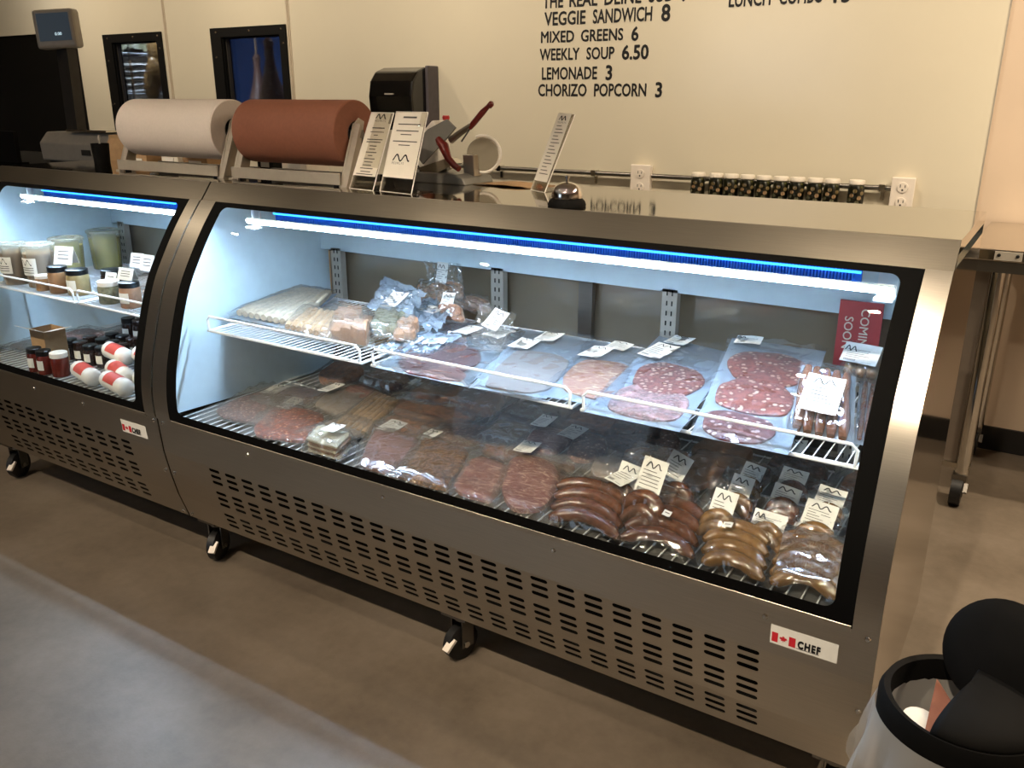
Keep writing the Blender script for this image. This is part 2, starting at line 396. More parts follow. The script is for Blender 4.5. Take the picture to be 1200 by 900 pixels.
# curing room behind the windows
struct(MB().box(-8.2, -3.9, 6.2, 6.28, 0, 3.0).build('wall_curing_back', 'curing_blue'))
struct(MB().box(-3.98, -3.9, YW+.06, 6.2, 0, 3.0).build('wall_curing_right', 'curing_blue'))
area('curing_room_tube', (-6.25, 4.33, 2.75), (-6.65, 4.75, 1.4), .9, 150, (.9, .95, 1.0), 120, 'RECTANGLE', .08)
area('curing_room_tube', (-5.2, 5.2, 2.9), (-5.2, 5.2, 0), .9, 45, (.7, .8, 1.0), 170, 'RECTANGLE', .08)
def ham(x, y, z, s, label, mat='bacon'):
    h = thing('hanging_ham', (x, y, z), label, 'ham', 'hams hanging in the curing room')
    b = MB(); b.lathe([(0, 0), (.06*s, .01), (.105*s, .07*s), (.115*s, .15*s), (.095*s, .25*s), (.06*s, .36*s), (.036*s, .47*s), (.032*s, .56*s), (.04*s, .61*s), (.02*s, .64*s), (0, .645*s)], (x, y, z), 18)
    b.build('meat', mat, h)
    MB().tube([(x, y, z+.6*s), (x, y, z+.6*s+.25), (x, y, 2.98)], .006, 5).build('cord', 'stick_tan', h)
ham(-4.99, 4.60, 1.24, .98, 'tall hanging ham close behind the dark blue window')
ham(-6.35, 5.70, 1.22, .95, 'dim ham hanging at the back of the blue room', 'salami_grey')
ham(-6.02, 5.75, 1.20, .95, 'second dim ham hanging at the back of the blue room', 'salami_grey')
pp = thing('steel_post', (-5.62, 4.78, 0), 'thin pale post standing in the blue curing room', 'post')
MB().tube([(-5.62, 4.78, 0), (-5.62, 4.78, 2.9)], .008, 8).build('pole', 'chrome', pp)
MB().box(-5.66, -5.58, 4.74, 4.82, 0, .01).build('foot', 'chrome', pp)
for i, (x, z, y) in enumerate(((-6.30, 1.44, 4.55), (-6.42, 1.50, 4.68), (-6.18, 1.52, 4.50), (-6.30, 1.68, 4.62))):
    h = thing('hanging_sausage', (x, y, z), ['short tan sausage hanging behind the first window', 'left tan sausage hanging behind the first window', 'plump tan sausage hanging at the edge of the first window', 'highest tan sausage hanging behind the first window'][i], 'sausage', 'sausages hanging in the curing room')
    MB().lathe([(0, 0), (.04, .01), (.06, .06), (.058, .16), (.035, .22), (.01, .24), (0, .245)], (x, y, z), 14).build('casing', 'casing_tan', h)
    MB().tube([(x, y, z+.23), (x, y, 2.98)], .004, 5).build('cord', 'stick_tan', h)
sh = thing('wire_rack', (-6.85, 4.75, 0), 'wire rack with folded white cloths behind the first window', 'rack')
for z in (1.05, 1.49, 1.80):
    b = MB()
    for k in range(10): b.tube([(-7.10+k*.06, 4.55, z), (-7.10+k*.06, 4.95, z)], .004, 5)
    for y in (4.55, 4.75, 4.95): b.tube([(-7.12, y, z), (-6.54, y, z)], .005, 5)
    b.build('tier', 'wire_white', sh)
for x in (-7.12, -6.54):
    for y in (4.55, 4.95): MB().tube([(x, y, 0), (x, y, 2.0)], .010, 8).build('post', 'chrome', sh)
for k in range(5):
    z = 1.496+k*.050
    c = MB().grid(lambda u, v: (-6.98+.38*u, 4.58+.3*v, z+.05*math.sin(PI*max(0.02, min(.98, u)))**.3*math.sin(PI*max(.02, min(.98, v)))**.3-.004), 14, 8)
    tag(c.build('folded_cloth', 'paper_white', solid=.004), 'folded white cloth, %s of the pile on the rack behind the window' % ['lowest', 'second lowest', 'middle', 'second highest', 'topmost'][k], 'cloth', 'folded cloths on the rack')
for k, x in enumerate((-6.86, -6.74, -6.62)):
    b = thing('spray_bottle', (x, 4.62, 1.056), '%s white bottle on the low tier behind the first window' % ['outermost', 'middle', 'innermost'][k], 'bottle', 'bottles on the rack')
    MB().lathe([(0, 0), (.036, 0), (.04, .01), (.04, .30), (.018, .34), (.018, .36)], (x, 4.62, 1.056), 16).build('body', 'white_plastic', b)
    MB().lathe([(.02, .36), (.02, .40), (0, .402)], (x, 4.62, 1.056), 12).build('cap', 'scale_grey', b)
tag(MB().grid(lambda u, v: (-7.08+.5*u, 4.58+.3*v, 1.812+.12*abs(noise.noise(Vector((u*6, v*4, 2))))+.1*math.sin(PI*u)*math.sin(PI*v)), 20, 10).build('leafy_bag', 'herb_green'), 'bag of greens on the top tier behind the first window', 'bag')

# menu lettering on the panelling
LINES = [('THE REAL DEINE SUB', '9', -2.395, 1.893, .062, .70, 'cut off by the top of the photo'),
         ('VEGGIE SANDWICH', '8', -2.385, 1.812, .064, .60, ''), ('MIXED  GREENS', '6', -2.404, 1.731, .055, .47, ''),
         ('WEEKLY SOUP', '6.50', -2.410, 1.647, .057, .43, ''), ('LEMONADE', '3', -2.396, 1.554, .060, .33, ''),
         ('CHORIZO POPCORN', '3', -2.417, 1.473, .060, .62, ''), ('LUNCH  COMBO', '13', -1.425, 1.853, .062, .42, '')]
def lettering(s, price, x, z, h, wd, extra):
    t = thing('menu_lettering', (x, YW, z), 'black wall lettering reading %s %s' % (' '.join(s.split()), price), 'lettering', 'menu lines on the wall')
    xs = x
    words = s.split(); n = sum(len(q) for q in words)+ .8*(len(words)-1)
    cw = wd/n
    for wi, word in enumerate(words):
        tm = text_mesh('word', word, (xs, YW-.0008, z), (1, 0, 0), (0, 0, 1), h, 'ink', t, .024)
        me = tm.data; mx = max(v.co.x for v in me.vertices); mn = min(v.co.x for v in me.vertices); k = (len(word)*cw*.97)/max(1e-4, mx-mn); x0 = xs-x
        for v in me.vertices: v.co.x = x0 + (v.co.x-mn)*k
        xs += (len(word)+.8)*cw
    tm = text_mesh('price', price, (xs+.004, YW-.0008, z-.004), (1, 0, 0), (0, 0, 1), h*1.15, 'ink', t, .03)
    me = tm.data; mn = min(v.co.x for v in me.vertices)
    for v in me.vertices: v.co.x = (xs+.004-x) + (v.co.x-mn)*.92
for a in LINES: lettering(*a)

# conduit, outlets, shelf with pickle jars
cd = thing('conduit', (-1.65, YW-.03, 1.095), 'thin grey steel conduit running along the white wall', 'conduit')
MB().tube([(-2.95, YW-.03, 1.098), (-1.85, YW-.03, 1.098)], .011, 10).build('pipe', 'steel_dark', cd)
MB().tube([(-1.74, YW-.03, 1.098), (-.636, YW-.03, 1.098)], .011, 10).build('pipe', 'steel_dark', cd)
for x in (-2.64, -2.06, -1.2, -.67):
    b = MB(); b.box(x-.012, x+.012, YW-.045, YW, 1.083, 1.113); b.box(x-.008, x+.008, YW-.012, YW, 1.045, 1.085); b.build('clip', 'chrome', cd)
def outlet(x0, x1, z0, z1, label):
    t = thing('wall_outlet', ((x0+x1)/2, YW, z0), label, 'outlet', 'outlets on the white wall')
    MB().box(x0+.006, x1-.006, YW-.04, YW, z0+.006, z1-.006).build('box', 'outlet_white', t, bevel=.003)
    MB().box(x0, x1, YW-.048, YW-.040, z0, z1).build('cover', 'outlet_white', t, bevel=.004)
    cx = (x0+x1)/2
    for zc in (z0+(z1-z0)*.30, z0+(z1-z0)*.72):
        p = MB().lathe([(0, .004), (.021, .004), (.022, 0)], (cx, YW-.048, zc), 20, (0, -1, 0)).build('socket', 'outlet_white', t)
        s = MB(); s.box(cx-.011, cx-.008, YW-.0528, YW-.052, zc, zc+.013); s.box(cx+.008, cx+.011, YW-.0528, YW-.052, zc, zc+.011); s.lathe([(0, .001), (.004, .001)], (cx, YW-.052, zc-.01), 10, (0, -1, 0)); s.build('slot', 'dark_cavity', p)
outlet(-1.849, -1.744, .998, 1.151, 'white duplex outlet on the wall behind the bell')
outlet(-.634, -.540, .998, 1.147, 'white duplex outlet at the end of the jar row')
sf = thing('wall_shelf', (-1.1, 3.98, 1.0), 'narrow steel ledge on the wall under the pickle jars', 'shelf')
MB().box(-1.6, -.66, 3.92, YW, 1.000, 1.010).build('board', 'steel_front', sf)
for x in (-1.45, -.8): MB().prism([(YW, .9), (YW, 1.0), (3.95, 1.0)], x-.01, x+.01).build('bracket', 'steel_dark', sf)
ordn = ['first', 'second', 'third', 'fourth', 'fifth', 'sixth', 'seventh', 'eighth', 'ninth', 'tenth']
for i, x in enumerate((-1.481, -1.392, -1.321, -1.244, -1.169, -1.091, -1.019, -.941, -.869, -.766)):
    lab = {0: 'jar of green pickles standing at the bell end of the row', 9: 'jar of green pickles standing alone nearest the end outlet'}.get(i, '%s jar of green pickles counted from the bell end of the row' % ordn[i])
    t = thing('pickle_jar', (x, 3.975, 1.010), lab, 'jar', 'pickle jars in a row on the wall ledge')
    z = 1.010
    MB().lathe([(0, 0), (.028, 0), (.033, .005), (.034, .012), (.034, .088), (.029, .102), (.029, .112)], (x, 3.975, z), 22).build('glass', 'jar_glass', t)
    c = MB(); c.lathe([(0, .003), (.031, .004), (.0325, .012), (.0325, .086), (.027, .097), (0, .098)], (x, 3.975, z), 20); c.build('pickles', 'pickles', t)
    for k in range(7):
        a = -PI*.5+(k-3)*.33+random.uniform(-.1, .1); zz = z+.018+(k*37 % 7)/7*.068
        nrm = Vector((math.cos(a), math.sin(a), 0))
        MB().lathe([(0, .0012), (.0085, .001), (.0095, 0)], Vector((x, 3.975, zz))+nrm*.0325, 10, nrm).build('slice', ['mustard', 'herb_green', 'stick_tan'][k % 3], t)
    MB().lathe([(.031, .102), (.033, .104), (.033, .118), (.031, .121), (0, .121)], (x, 3.975, z), 22).build('lid', 'jar_lid', t)
# paper towel dispenser
pd = thing('towel_dispenser', (-3.23, YW, 1.30), 'glossy black paper towel dispenser on the white wall', 'dispenser')
prof = [(YW, 1.30), (YW, 1.615), (YW-.09, 1.622), (YW-.16, 1.60), (YW-.205, 1.55), (YW-.222, 1.47), (YW-.215, 1.38), (YW-.19, 1.32), (YW-.15, 1.30)]
MB().prism(prof, -3.395, -3.085).build('body', 'black_gloss', pd, bevel=.012)
MB().prism([(YW, 1.28), (YW, 1.63), (YW-.10, 1.63), (YW-.10, 1.28)], -3.085, -3.065).build('side_cheek', 'cheek_grey', pd, bevel=.006)
MB().box(-3.27, -3.21, YW-.228, YW-.220, 1.478, 1.486).build('badge', 'scale_grey', pd)
MB().box(-3.33, -3.12, YW-.2, YW-.12, 1.292, 1.302).build('slot', 'dark_cavity', pd)
# steel worktable past the end of the case
wt = thing('worktable', (.5, 3.7, 0), 'stainless steel worktable on casters against the beige wall', 'table')
t = MB(); t.box(-.24, 1.45, 3.285, YW-.005, .945, .985); t.build('top', 'steel_top', wt, bevel=.004)
MB().box(-.232, 1.44, 3.30, 3.32, .905, .945).build('apron', 'steel_dark', wt)
pl = MB(); pl.box(-.166, -.084, 3.279, 3.286, .951, .979); pl = pl.build('plate', 'scale_grey', wt)
for x in (-.153, -.098): MB().lathe([(0, .003), (.005, .002), (.006, 0)], (x, 3.279, .967), 8, (0, -1, 0)).build('screw', 'dark_cavity', pl)
MB().box(-.252, -.125, 3.385, 3.43, .145, .165).build('foot_plate', 'steel_front', wt)
MB().box(-.248, -.176, 3.40, 3.425, .165, .905).build('end_panel', 'panel_brown', wt)
for x, y in ((-.150, 3.40), (1.40, 3.40), (-.150, 3.98), (1.40, 3.98)):
    lg = MB(); lg.tube([(x, y, .12), (x, y, .93)], .025, 14); lg.tube([(x, y, .90), (x, y, .945)], .03, 14); lg = lg.build('leg', 'chrome', wt)
    c = MB(); c.tube([(x-.026, y-.012, .055), (x+.012, y-.012, .055)], .055, 24); c.build('wheel', 'rubber', lg)
    c = MB(); c.box(x-.026, x-.02, y-.03, y+.01, .04, .10); c.box(x+.010, x+.016, y-.03, y+.01, .04, .10); c.box(x-.03, x+.02, y-.03, y+.02, .098, .125); c.prism([(y-.06, .075), (y-.03, .10), (y-.02, .085), (y-.05, .065)], x+.016, x+.03); c.build('fork', 'steel_dark', lg)

# ================================================================== display cases
GP = [(1.490, .530), (1.487, .56), (1.489, .62), (1.502, .70), (1.523, .772), (1.548, .85), (1.582, .935), (1.628, 1.012), (1.678, 1.085), (1.722, 1.140), (1.742, 1.163)]
def catmull(P, n):
    out = []
    Q = [Vector((2*P[0][0]-P[1][0], 2*P[0][1]-P[1][1]))]+[Vector(p) for p in P]+[Vector((2*P[-1][0]-P[-2][0], 2*P[-1][1]-P[-2][1]))]
    for i in range(len(P)-1):
        a, b, c, d = Q[i:i+4]
        for k in range(n):
            t = k/n; out.append(.5*((2*b)+(c-a)*t+(2*a-5*b+4*c-d)*t*t+(3*b-a-3*c+d)*t**3))
    out.append(Q[-2]); return out
GC = catmull(GP, 10)
_len = [0]
for i in range(1, len(GC)): _len.append(_len[-1]+(GC[i]-GC[i-1]).length)
GLEN = _len[-1]
def gpt(d, off=0):        # point on the glass curve at arc distance d from the bottom, pushed outward by off
    d = max(0, min(GLEN, d))
    i = 1
    while i < len(_len)-1 and _len[i] < d: i += 1
    t = (d-_len[i-1])/(_len[i]-_len[i-1]); p = GC[i-1].lerp(GC[i], t); tg = (GC[i]-GC[i-1]).normalized()
    return p.x - tg.y*off, p.y + tg.x*off
PANEL = [(1.4905, .530), (1.4985, .415), (1.5125, .335), (1.5300, .255), (1.5600, .165)]     # front panel bends
ZT, YB = 1.2151, 2.293
def perforated(mb, p0, p1, x0, x1, xs, pitch, ncol, slot_w, rows, slot_h):
    """one bend of the panel from p0 (top) to p1 (bottom) with rows of rounded slots cut through"""
    p0 = Vector(p0); p1 = Vector(p1); H = (p1-p0).length
    def P(x, h): q = p0+(p1-p0)*(h/H); return (x, q.x, q.y)
    cuts = []                               # (h0, h1, hc) bands
    hb = [rows[0]-(rows[1]-rows[0])/2] + [(rows[i]+rows[i+1])/2 for i in range(len(rows)-1)] + [rows[-1]+(rows[-1]-rows[-2])/2]
    def quad(xa, xb, ha, hb_): mb.add([P(xa, ha), P(xb, ha), P(xb, hb_), P(xa, hb_)], [(0, 1, 2, 3)])
    xl = xs-(pitch-slot_w)/2; xr = xl+pitch*ncol
    quad(x0, x1, 0, hb[0]); quad(x0, x1, hb[-1], H); quad(x0, xl, hb[0], hb[-1]); quad(xr, x1, hb[0], hb[-1])
    r = slot_h/2
    for ri, hc in enumerate(rows):
        for c in range(ncol):
            ax = xl+pitch*c; bx = ax+pitch; ha, hb_ = hb[ri], hb[ri+1]; sx0 = xs+pitch*c+r; sx1 = xs+pitch*c+slot_w-r
            inner = []
            for k in range(5): a = PI/2-PI*k/4; inner.append((sx1+r*math.cos(a), hc+r*math.sin(a)))
            for k in range(5): a = -PI/2-PI*k/4; inner.append((sx0+r*math.cos(a), hc+r*math.sin(a)))
            outer = [(sx1, hb_), (bx, hb_), (bx, hc), (bx, ha), (sx1, ha), (sx0, ha), (ax, ha), (ax, hc), (ax, hb_), (sx0, hb_)]
            n = 10
            mb.add([P(*q) for q in inner]+[P(*q) for q in outer], [(i, (i+1) % n, (i+1) % n+n, i+n) for i in range(n)])
def caster(case, x, y, h, turn=.3):
    R = .052
    c = MB(); dx, dy = math.cos(turn), math.sin(turn)
    c.tube([(x-dx*.016, y-dy*.016, R), (x-dx*.012, y-dy*.012, R), (x+dx*.012, y+dy*.012, R), (x+dx*.016, y+dy*.016, R)], [R*.9, R, R, R*.9], 24)
    root = c.build('caster', 'rubber', case)
    f = MB(); ax = (dx, dy, 0); ay = (-dy, dx, 0)
    for s in (-1, 1): f.rbox((x+dx*.022*s+ay[0]*.008, y+dy*.022*s+ay[1]*.008, .085), (.0018, .020, .045), (ax, ay, (0, 0, 1)))
    f.rbox((x+ay[0]*.01, y+ay[1]*.01, h-.012), (.04, .045, .012), ((1, 0, 0), (0, 1, 0), (0, 0, 1))); f.cyl((x+ay[0]*.01, y+ay[1]*.01, .12), (x+ay[0]*.01, y+ay[1]*.01, h), .024, 12)
    f.build('fork', 'steel_dark', root)
    MB().cyl((x-dx*.03, y-dy*.03, R), (x+dx*.03, y+dy*.03, R), .009, 10).build('axle', 'chrome', root)
    b = MB(); b.rbox((x-ay[0]*.048+dx*.012, y-ay[1]*.048+dy*.012, .065), (.011, .02, .004), (ax, Vector(ay)+Vector((0, 0, .9)), Vector((0, 0, 1))-Vector(ay)*.9)); b.build('brake_tab', 'outlet_white', root)
def wire_shelf(case, x0, x1, y0, y1, z):
    m = MB(); r = .0035
    m.tube([(x0, y0, z), (x1, y0, z), (x1, y1, z), (x0, y1, z)], .0045, 6, closed=True)
    n = int((x1-x0)/.021)
    for i in range(1, n): x = x0+(x1-x0)*i/n; m.tube([(x, y0-.002, z+.004), (x, y1, z+.004)], .0015, 5)
    for y in (y0+.14, y0+.3): m.tube([(x0, y, z-.001), (x1, y, z-.001)], .004, 6)
    s = m.build('wire_shelf', 'wire_white', case)
    q = MB(); q.tube([(x0+.006, y0, z), (x0+.004, y0-.002, z+.034), (x0+.016, y0-.003, z+.046), (x1-.016, y0-.003, z+.046), (x1-.004, y0-.002, z+.034), (x1-.006, y0, z)], .0038, 7)
    q.build('front_rail', 'wire_white', s)
    b = MB()
    for x in (x0+.03, x1-.03): b.prism([(y1, z-.05), (y1, z+.006), (y0+.1, z-.002), (y0+.1, z-.012)], x-.0015, x+.0015)
    b.build('bracket', 'wire_white', s)
def sticker(case, x0, x1, z0, z1):
    def P(u, v, d):   # on the upper panel bend
        t = ((z0+(z1-z0)*v)-.530)/(.415-.530); y = 1.4905+(1.4985-1.4905)*t; return (x0+(x1-x0)*u, y-d, z0+(z1-z0)*v)
    def rect(mb, u0, u1, v0, v1, d): mb.add([P(u0, v0, d), P(u1, v0, d), P(u1, v1, d), P(u0, v1, d)], [(0, 1, 2, 3)])
    m = MB(); rect(m, 0, 1, 0, 1, .0008); s = m.build('sticker', 'paper_white', case, 'white sticker with a red maple leaf flag and the word CHEF')
    r = MB(); rect(r, .025, .118, .12, .62, .0014); rect(r, .285, .385, .12, .62, .0014)
    leaf = [(0, -.5), (.03, -.2), (.28, -.25), (.22, -.1), (.5, .1), (.38, .15), (.42, .3), (.25, .25), (.2, .33), (.12, .15), (.15, .42), (.08, .37), (0, .55)]
    leaf = leaf+[(-a, b) for a, b in leaf[-2:0:-1]]
    cu, cv = .20, .36
    r.add([P(cu, cv, .0014)]+[P(cu+a*.13, cv+b*.36, .0014) for a, b in leaf], [(0, i+1, (i+1) % len(leaf)+1) for i in range(len(leaf))])
    r.build('flag_mark', 'red_print', s)
    o = P(.42, .20, .0014); u = Vector(P(.42, 1, .0014))-Vector(P(.42, 0, .0014))
    tm = text_mesh('lettering', 'CHEF', o, (1, 0, 0), u, (z1-z0)*.38, 'ink', s, .06, space=1.22)
    me = tm.data; mn = min(v.co.x for v in me.vertices); mx = max(v.co.x for v in me.vertices)
    for v in me.vertices: v.co.x = mn+(v.co.x-mn)*((x1-x0)*.34/(mx-mn))
    g = MB(); rect(g, .40, .74, .12, .15, .0014); g.build('fine_print', 'ink_soft', s)
def display_case(name, x0, x1, label, ncol, shelves, posts, side_left, side_right):
    cx = (x0+x1)/2
    D = thing(name, (cx, 1.9, 0), label, 'display case', 'deli display cases')
    # hood
    h = MB(); h.prism([(1.770, 1.19), (1.784, ZT), (YB, ZT), (YB, 1.168), (YB-.02, 1.168), (YB-.02, 1.19)], x0, x1); h.build('hood', 'steel_top', D)
    MB().prism([(1.742, 1.163), (1.784, ZT), (1.790, ZT+.0006), (1.790, ZT-.003), (1.765, 1.163)], x0, x1).build('fascia', 'steel_fascia', D)
    # front panel with slots
    m = MB(); xs = x0+.2045; 
    for i, rows in enumerate(([.030], [.012, .034, .056], [.014, .036, .058], [.018, .040, .062])):
        p0, p1 = PANEL[i], PANEL[i+1]
        if i == 0: m.add([(x0, *p0), (x1, *p0), (x1, *p1), (x0, *p1)], [(0, 1, 2, 3)])
        else: perforated(m, p0, p1, x0, x1, xs, .0706, ncol, .046, rows, .0105)
    m.add([(x0, 1.5600, .165), (x1, 1.5600, .165), (x1, 1.60, .160), (x0, 1.60, .160)], [(0, 1, 2, 3)])
    m.build('front_panel', 'steel_front', D)
    MB().prism([(1.4885, .522), (1.4865, .535), (1.4935, .541), (1.515, .541), (1.515, .522)], x0+.06, x1-.05).build('front_lip', 'steel_front', D)
    MB().box(x0+.02, x1-.02, 1.585, 1.60, .165, .50).build('grille_backing', 'dark_cavity', D)
    MB().box(x0+.015, x1-.015, 1.60, YB-.01, .16, .50).build('cabinet_base', 'steel_dark', D)
    # ends
    prof = [(1.563, .165)]+[(a+.002, b) for a, b in PANEL[-2::-1]]+[(p.x+.001, p.y) for p in GC[1:]]+[(1.762, 1.166), (YB, 1.168), (YB, .165)]
    MB().prism(prof, x0, x0+.012).build('end_panel', 'steel_side', D)
    MB().prism(prof, x1-.012, x1).build('end_panel', 'steel_side', D)
    for a, b, dd in ((x0, x0+.066, -1), (x1-.0475, x1, 1)):
        m = MB().grid(lambda u, v: (a+(b-a)*u, *gpt(GLEN*v, .003)), 1, 40)
        m.build('end_trim', 'steel_front', D)
    gx0, gx1 = x0+.064, x1-.046
    # glass and its black printed border
    MB().grid(lambda u, v: (gx0+(gx1-gx0)*u, *gpt(GLEN*v)), 2, 48).build('front_glass', 'case_glass', D)
    bw, bb, bt, rad = .046, .033, .017, .022
    ix0, ix1, i0, i1 = gx0+bw, gx1-bw+.008, bb, GLEN-bt
    inner = []; outer = []
    def arc(cx_, cy_, a0, ox, oy):
        for k in range(7): a = a0+PI/2*k/6; inner.append((cx_+rad*math.cos(a), cy_+rad*math.sin(a))); outer.append((ox, oy))
    def side(xa, ya, xb, yb, oxa, oya, oxb, oyb, n):
        for k in range(1, n): t = k/n; inner.append((xa+(xb-xa)*t, ya+(yb-ya)*t)); outer.append((oxa+(oxb-oxa)*t, oya+(oyb-oya)*t))
    arc(ix1-rad, i0+rad, -PI/2, gx1, 0); side(ix1, i0+rad, ix1, i1-rad, gx1, 0, gx1, GLEN, 30)
    arc(ix1-rad, i1-rad, 0, gx1, GLEN); side(ix1-rad, i1, ix0+rad, i1, gx1, GLEN, gx0, GLEN, 6)
    arc(ix0+rad, i1-rad, PI/2, gx0, GLEN); side(ix0, i1-rad, ix0, i0+rad, gx0, GLEN, gx0, 0, 30)
    arc(ix0+rad, i0+rad, PI, gx0, 0); side(ix0+rad, i0, ix1-rad, i0, gx0, 0, gx1, 0, 6)
    n = len(inner); m = MB()
    m.add([(x, *gpt(d, .002)) for x, d in inner]+[(x, *gpt(d, .002)) for x, d in outer], [(i, (i+1) % n, (i+1) % n+n, i+n) for i in range(n)], True)
    m.build('glass_border', 'black_print', D)
    # interior
    def liner(xa, xb):
        pts = [gpt(GLEN*t, -.012) for t in (.03, .15, .3, .45, .6, .75, .9, .985)]
        MB().prism(pts+[(2.20, 1.15), (2.20, .52)], xa, xb).build('side_liner', 'liner_white', D)
    liner(x0+.013, x0+.068); liner(x1-.050, x1-.013)
    dk = MB(); dk.box(x0+.05, x1-.045, 1.52, 2.22, .50, .528); dk.build('deck', 'deck_steel', D)
    w_ = MB(); 
    for k in range(int((x1-x0-.13)/.03)): x = x0+.075+k*.03; w_.tube([(x, 1.507, .536), (x, 2.19, .536)], .002, 5)
    for y in (1.507, 1.72, 1.95, 2.19): w_.tube([(x0+.07, y, .533), (x1-.06, y, .533)], .003, 6)
    w_.build('deck_rack', 'wire_white', D)
    MB().prism([(2.165, .962), (2.165, 1.19), (2.18, 1.19), (2.18, .962)], x0+.05, x1-.045).build('header', 'liner_white', D)
    MB().box(x0+.05, x1-.045, 2.19, 2.26, .50, .575).build('door_track', 'steel_dark', D)
    # sliding rear doors
    xm = (x0+x1)/2+.03
    for k, (a, b, yy) in enumerate(((x0+.068, xm+.04, 2.215), (xm-.04, x1-.05, 2.24))):
        f = MB()
        f.box(a, a+.045, yy-.01, yy+.01, .575, .985); f.box(b-.045, b, yy-.01, yy+.01, .575, .985); f.box(a, b, yy-.01, yy+.01, .95, .985); f.box(a, b, yy-.01, yy+.01, .575, .61)
        f = f.build('rear_door', 'steel_dark', D)
        MB().box(a+.045, b-.045, yy-.003, yy+.003, .61, .95).build('pane', 'door_glass', f)
    for x in posts:
        f = MB(); f.box(x-.022, x+.022, 2.165, 2.19, .53, .97); f = f.build('shelf_upright', 'scale_grey', D)
        s = MB()
        for k in range(15):
            for dx in (-.009, .006): s.box(x+dx, x+dx+.0035, 2.1638, 2.1652, .56+k*.028, .573+k*.028)
        s.build('slot', 'dark_cavity', f)
    for a, b in shelves: wire_shelf(D, a, b, 1.607, 2.13, .800)
    # lamp under the hood
    lx0, lx1 = x0+.205, x1-.095
    nrm = Vector((0, -.70, -.71)).normalized(); tg = Vector((0, -.71, .70)).normalized(); c0 = Vector((0, 1.738, 1.117))
    m = MB(); P = [(c0+tg*.011), (c0-tg*.011), (c0-tg*.011-nrm*.005), (c0+tg*.011-nrm*.005)]
    m.prism([(p.y, p.z) for p in P], lx0, lx1); hs = m.build('lamp_housing', 'liner_white', D)
    m = MB(); n_ = 6; arcp = []
    for k in range(n_+1):
        a_ = PI*(k/n_-.5); arcp.append(c0+nrm*(.0012+.005*math.cos(a_))+tg*(.0085*math.sin(a_)))
    m.add([(lx0, p.y, p.z) for p in arcp]+[(lx1, p.y, p.z) for p in arcp], [(k, k+1, k+n_+2, k+n_+1) for k in range(n_)]+[tuple(range(n_+1)), tuple(range(2*n_+1, n_, -1))]); m.build('led_strip', 'led_white', hs, 'bright white LED strip')
    for x in (lx0-.012, lx1-.035):
        b = MB(); b.box(x, x+.036, 1.762, 1.768, 1.098, 1.165); b.box(x, x+.036, 1.735, 1.768, 1.094, 1.100); b.build('lamp_bracket', 'wire_white', D)
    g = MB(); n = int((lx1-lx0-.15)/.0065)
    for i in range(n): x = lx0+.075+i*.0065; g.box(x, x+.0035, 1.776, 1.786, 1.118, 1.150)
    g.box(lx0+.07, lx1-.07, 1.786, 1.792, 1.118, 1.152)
    g = g.build('ribbed_strip', 'rib_reflect_blue', D, 'ribbed strip with the LED reflection painted blue')
    MB().box(lx0+.07, lx1-.07, 1.772, 1.776, 1.137, 1.1415).build('reflect_line', 'led_reflect_blue', g)  # glowing line in place of the LED reflection, no second lamp
    # screws, casters, sticker
    def screw(x, y, z): MB().lathe([(0, .004), (.004, .0035), (.0065, 0)], (x, y, z), 10, (0, -1, .05)).build('screw', 'chrome', D)
    for x in (x0+.019, x1-.019):
        for y, z in ((1.4912, .516), (1.5112, .342), (1.5545, .180)): screw(x, y, z)
    for t in (.19, .43, .67, .9):
        if x1-x0 > 1.5 or t < .8: screw(x0+(x1-x0)*t, 1.4927, .497)
    cs = [x0+.05, x1-.06]+([(x0+x1)/2] if x1-x0 > 1.5 else [])
    for i, x in enumerate(cs):
        caster(D, x, 1.615 if (x1-x0 > 1.5 or i == 0) else 1.9, .165, (.35, .1, -.25)[i]); caster(D, x, 2.2, .165, .2)
    sticker(D, x1-.195, x1-.067, .441, .485)
    return D
XM0, XM1 = -2.2356, -.1480
XL0, XL1 = -3.445, -2.2425
case_main = display_case('display_case', XM0, XM1, 'long curved-glass steel deli case full of packaged meats', 24, [(-2.10, -1.490), (-1.455, -.860), (-.835, -.243)], (-2.10, -1.43, -.865, -.36), 0, 0)
case_left = display_case('display_case', XL0, XL1, 'shorter curved-glass steel deli case with soup tubs and jars', 12, [(-3.33, -2.782), (-2.766, -2.34)], (-3.32, -2.76), 0, 0)
# red notice hanging inside the main case
rs = thing('coming_soon_sign', (-.368, 2.15, .835), 'red notice reading COMING SOON at the back of the long case', 'sign')
MB().box(-.418, -.318, 2.150, 2.156, .835, 1.00).build('board', 'red_sign', rs)
text_mesh('lettering', 'COMING', (-.366, 2.149, .985), (0, 0, -1), (1, 0, 0), .021, 'sign_cream', rs, .01)
text_mesh('lettering', 'SOON', (-.402, 2.149, .962), (0, 0, -1), (1, 0, 0), .021, 'sign_cream', rs, .01)

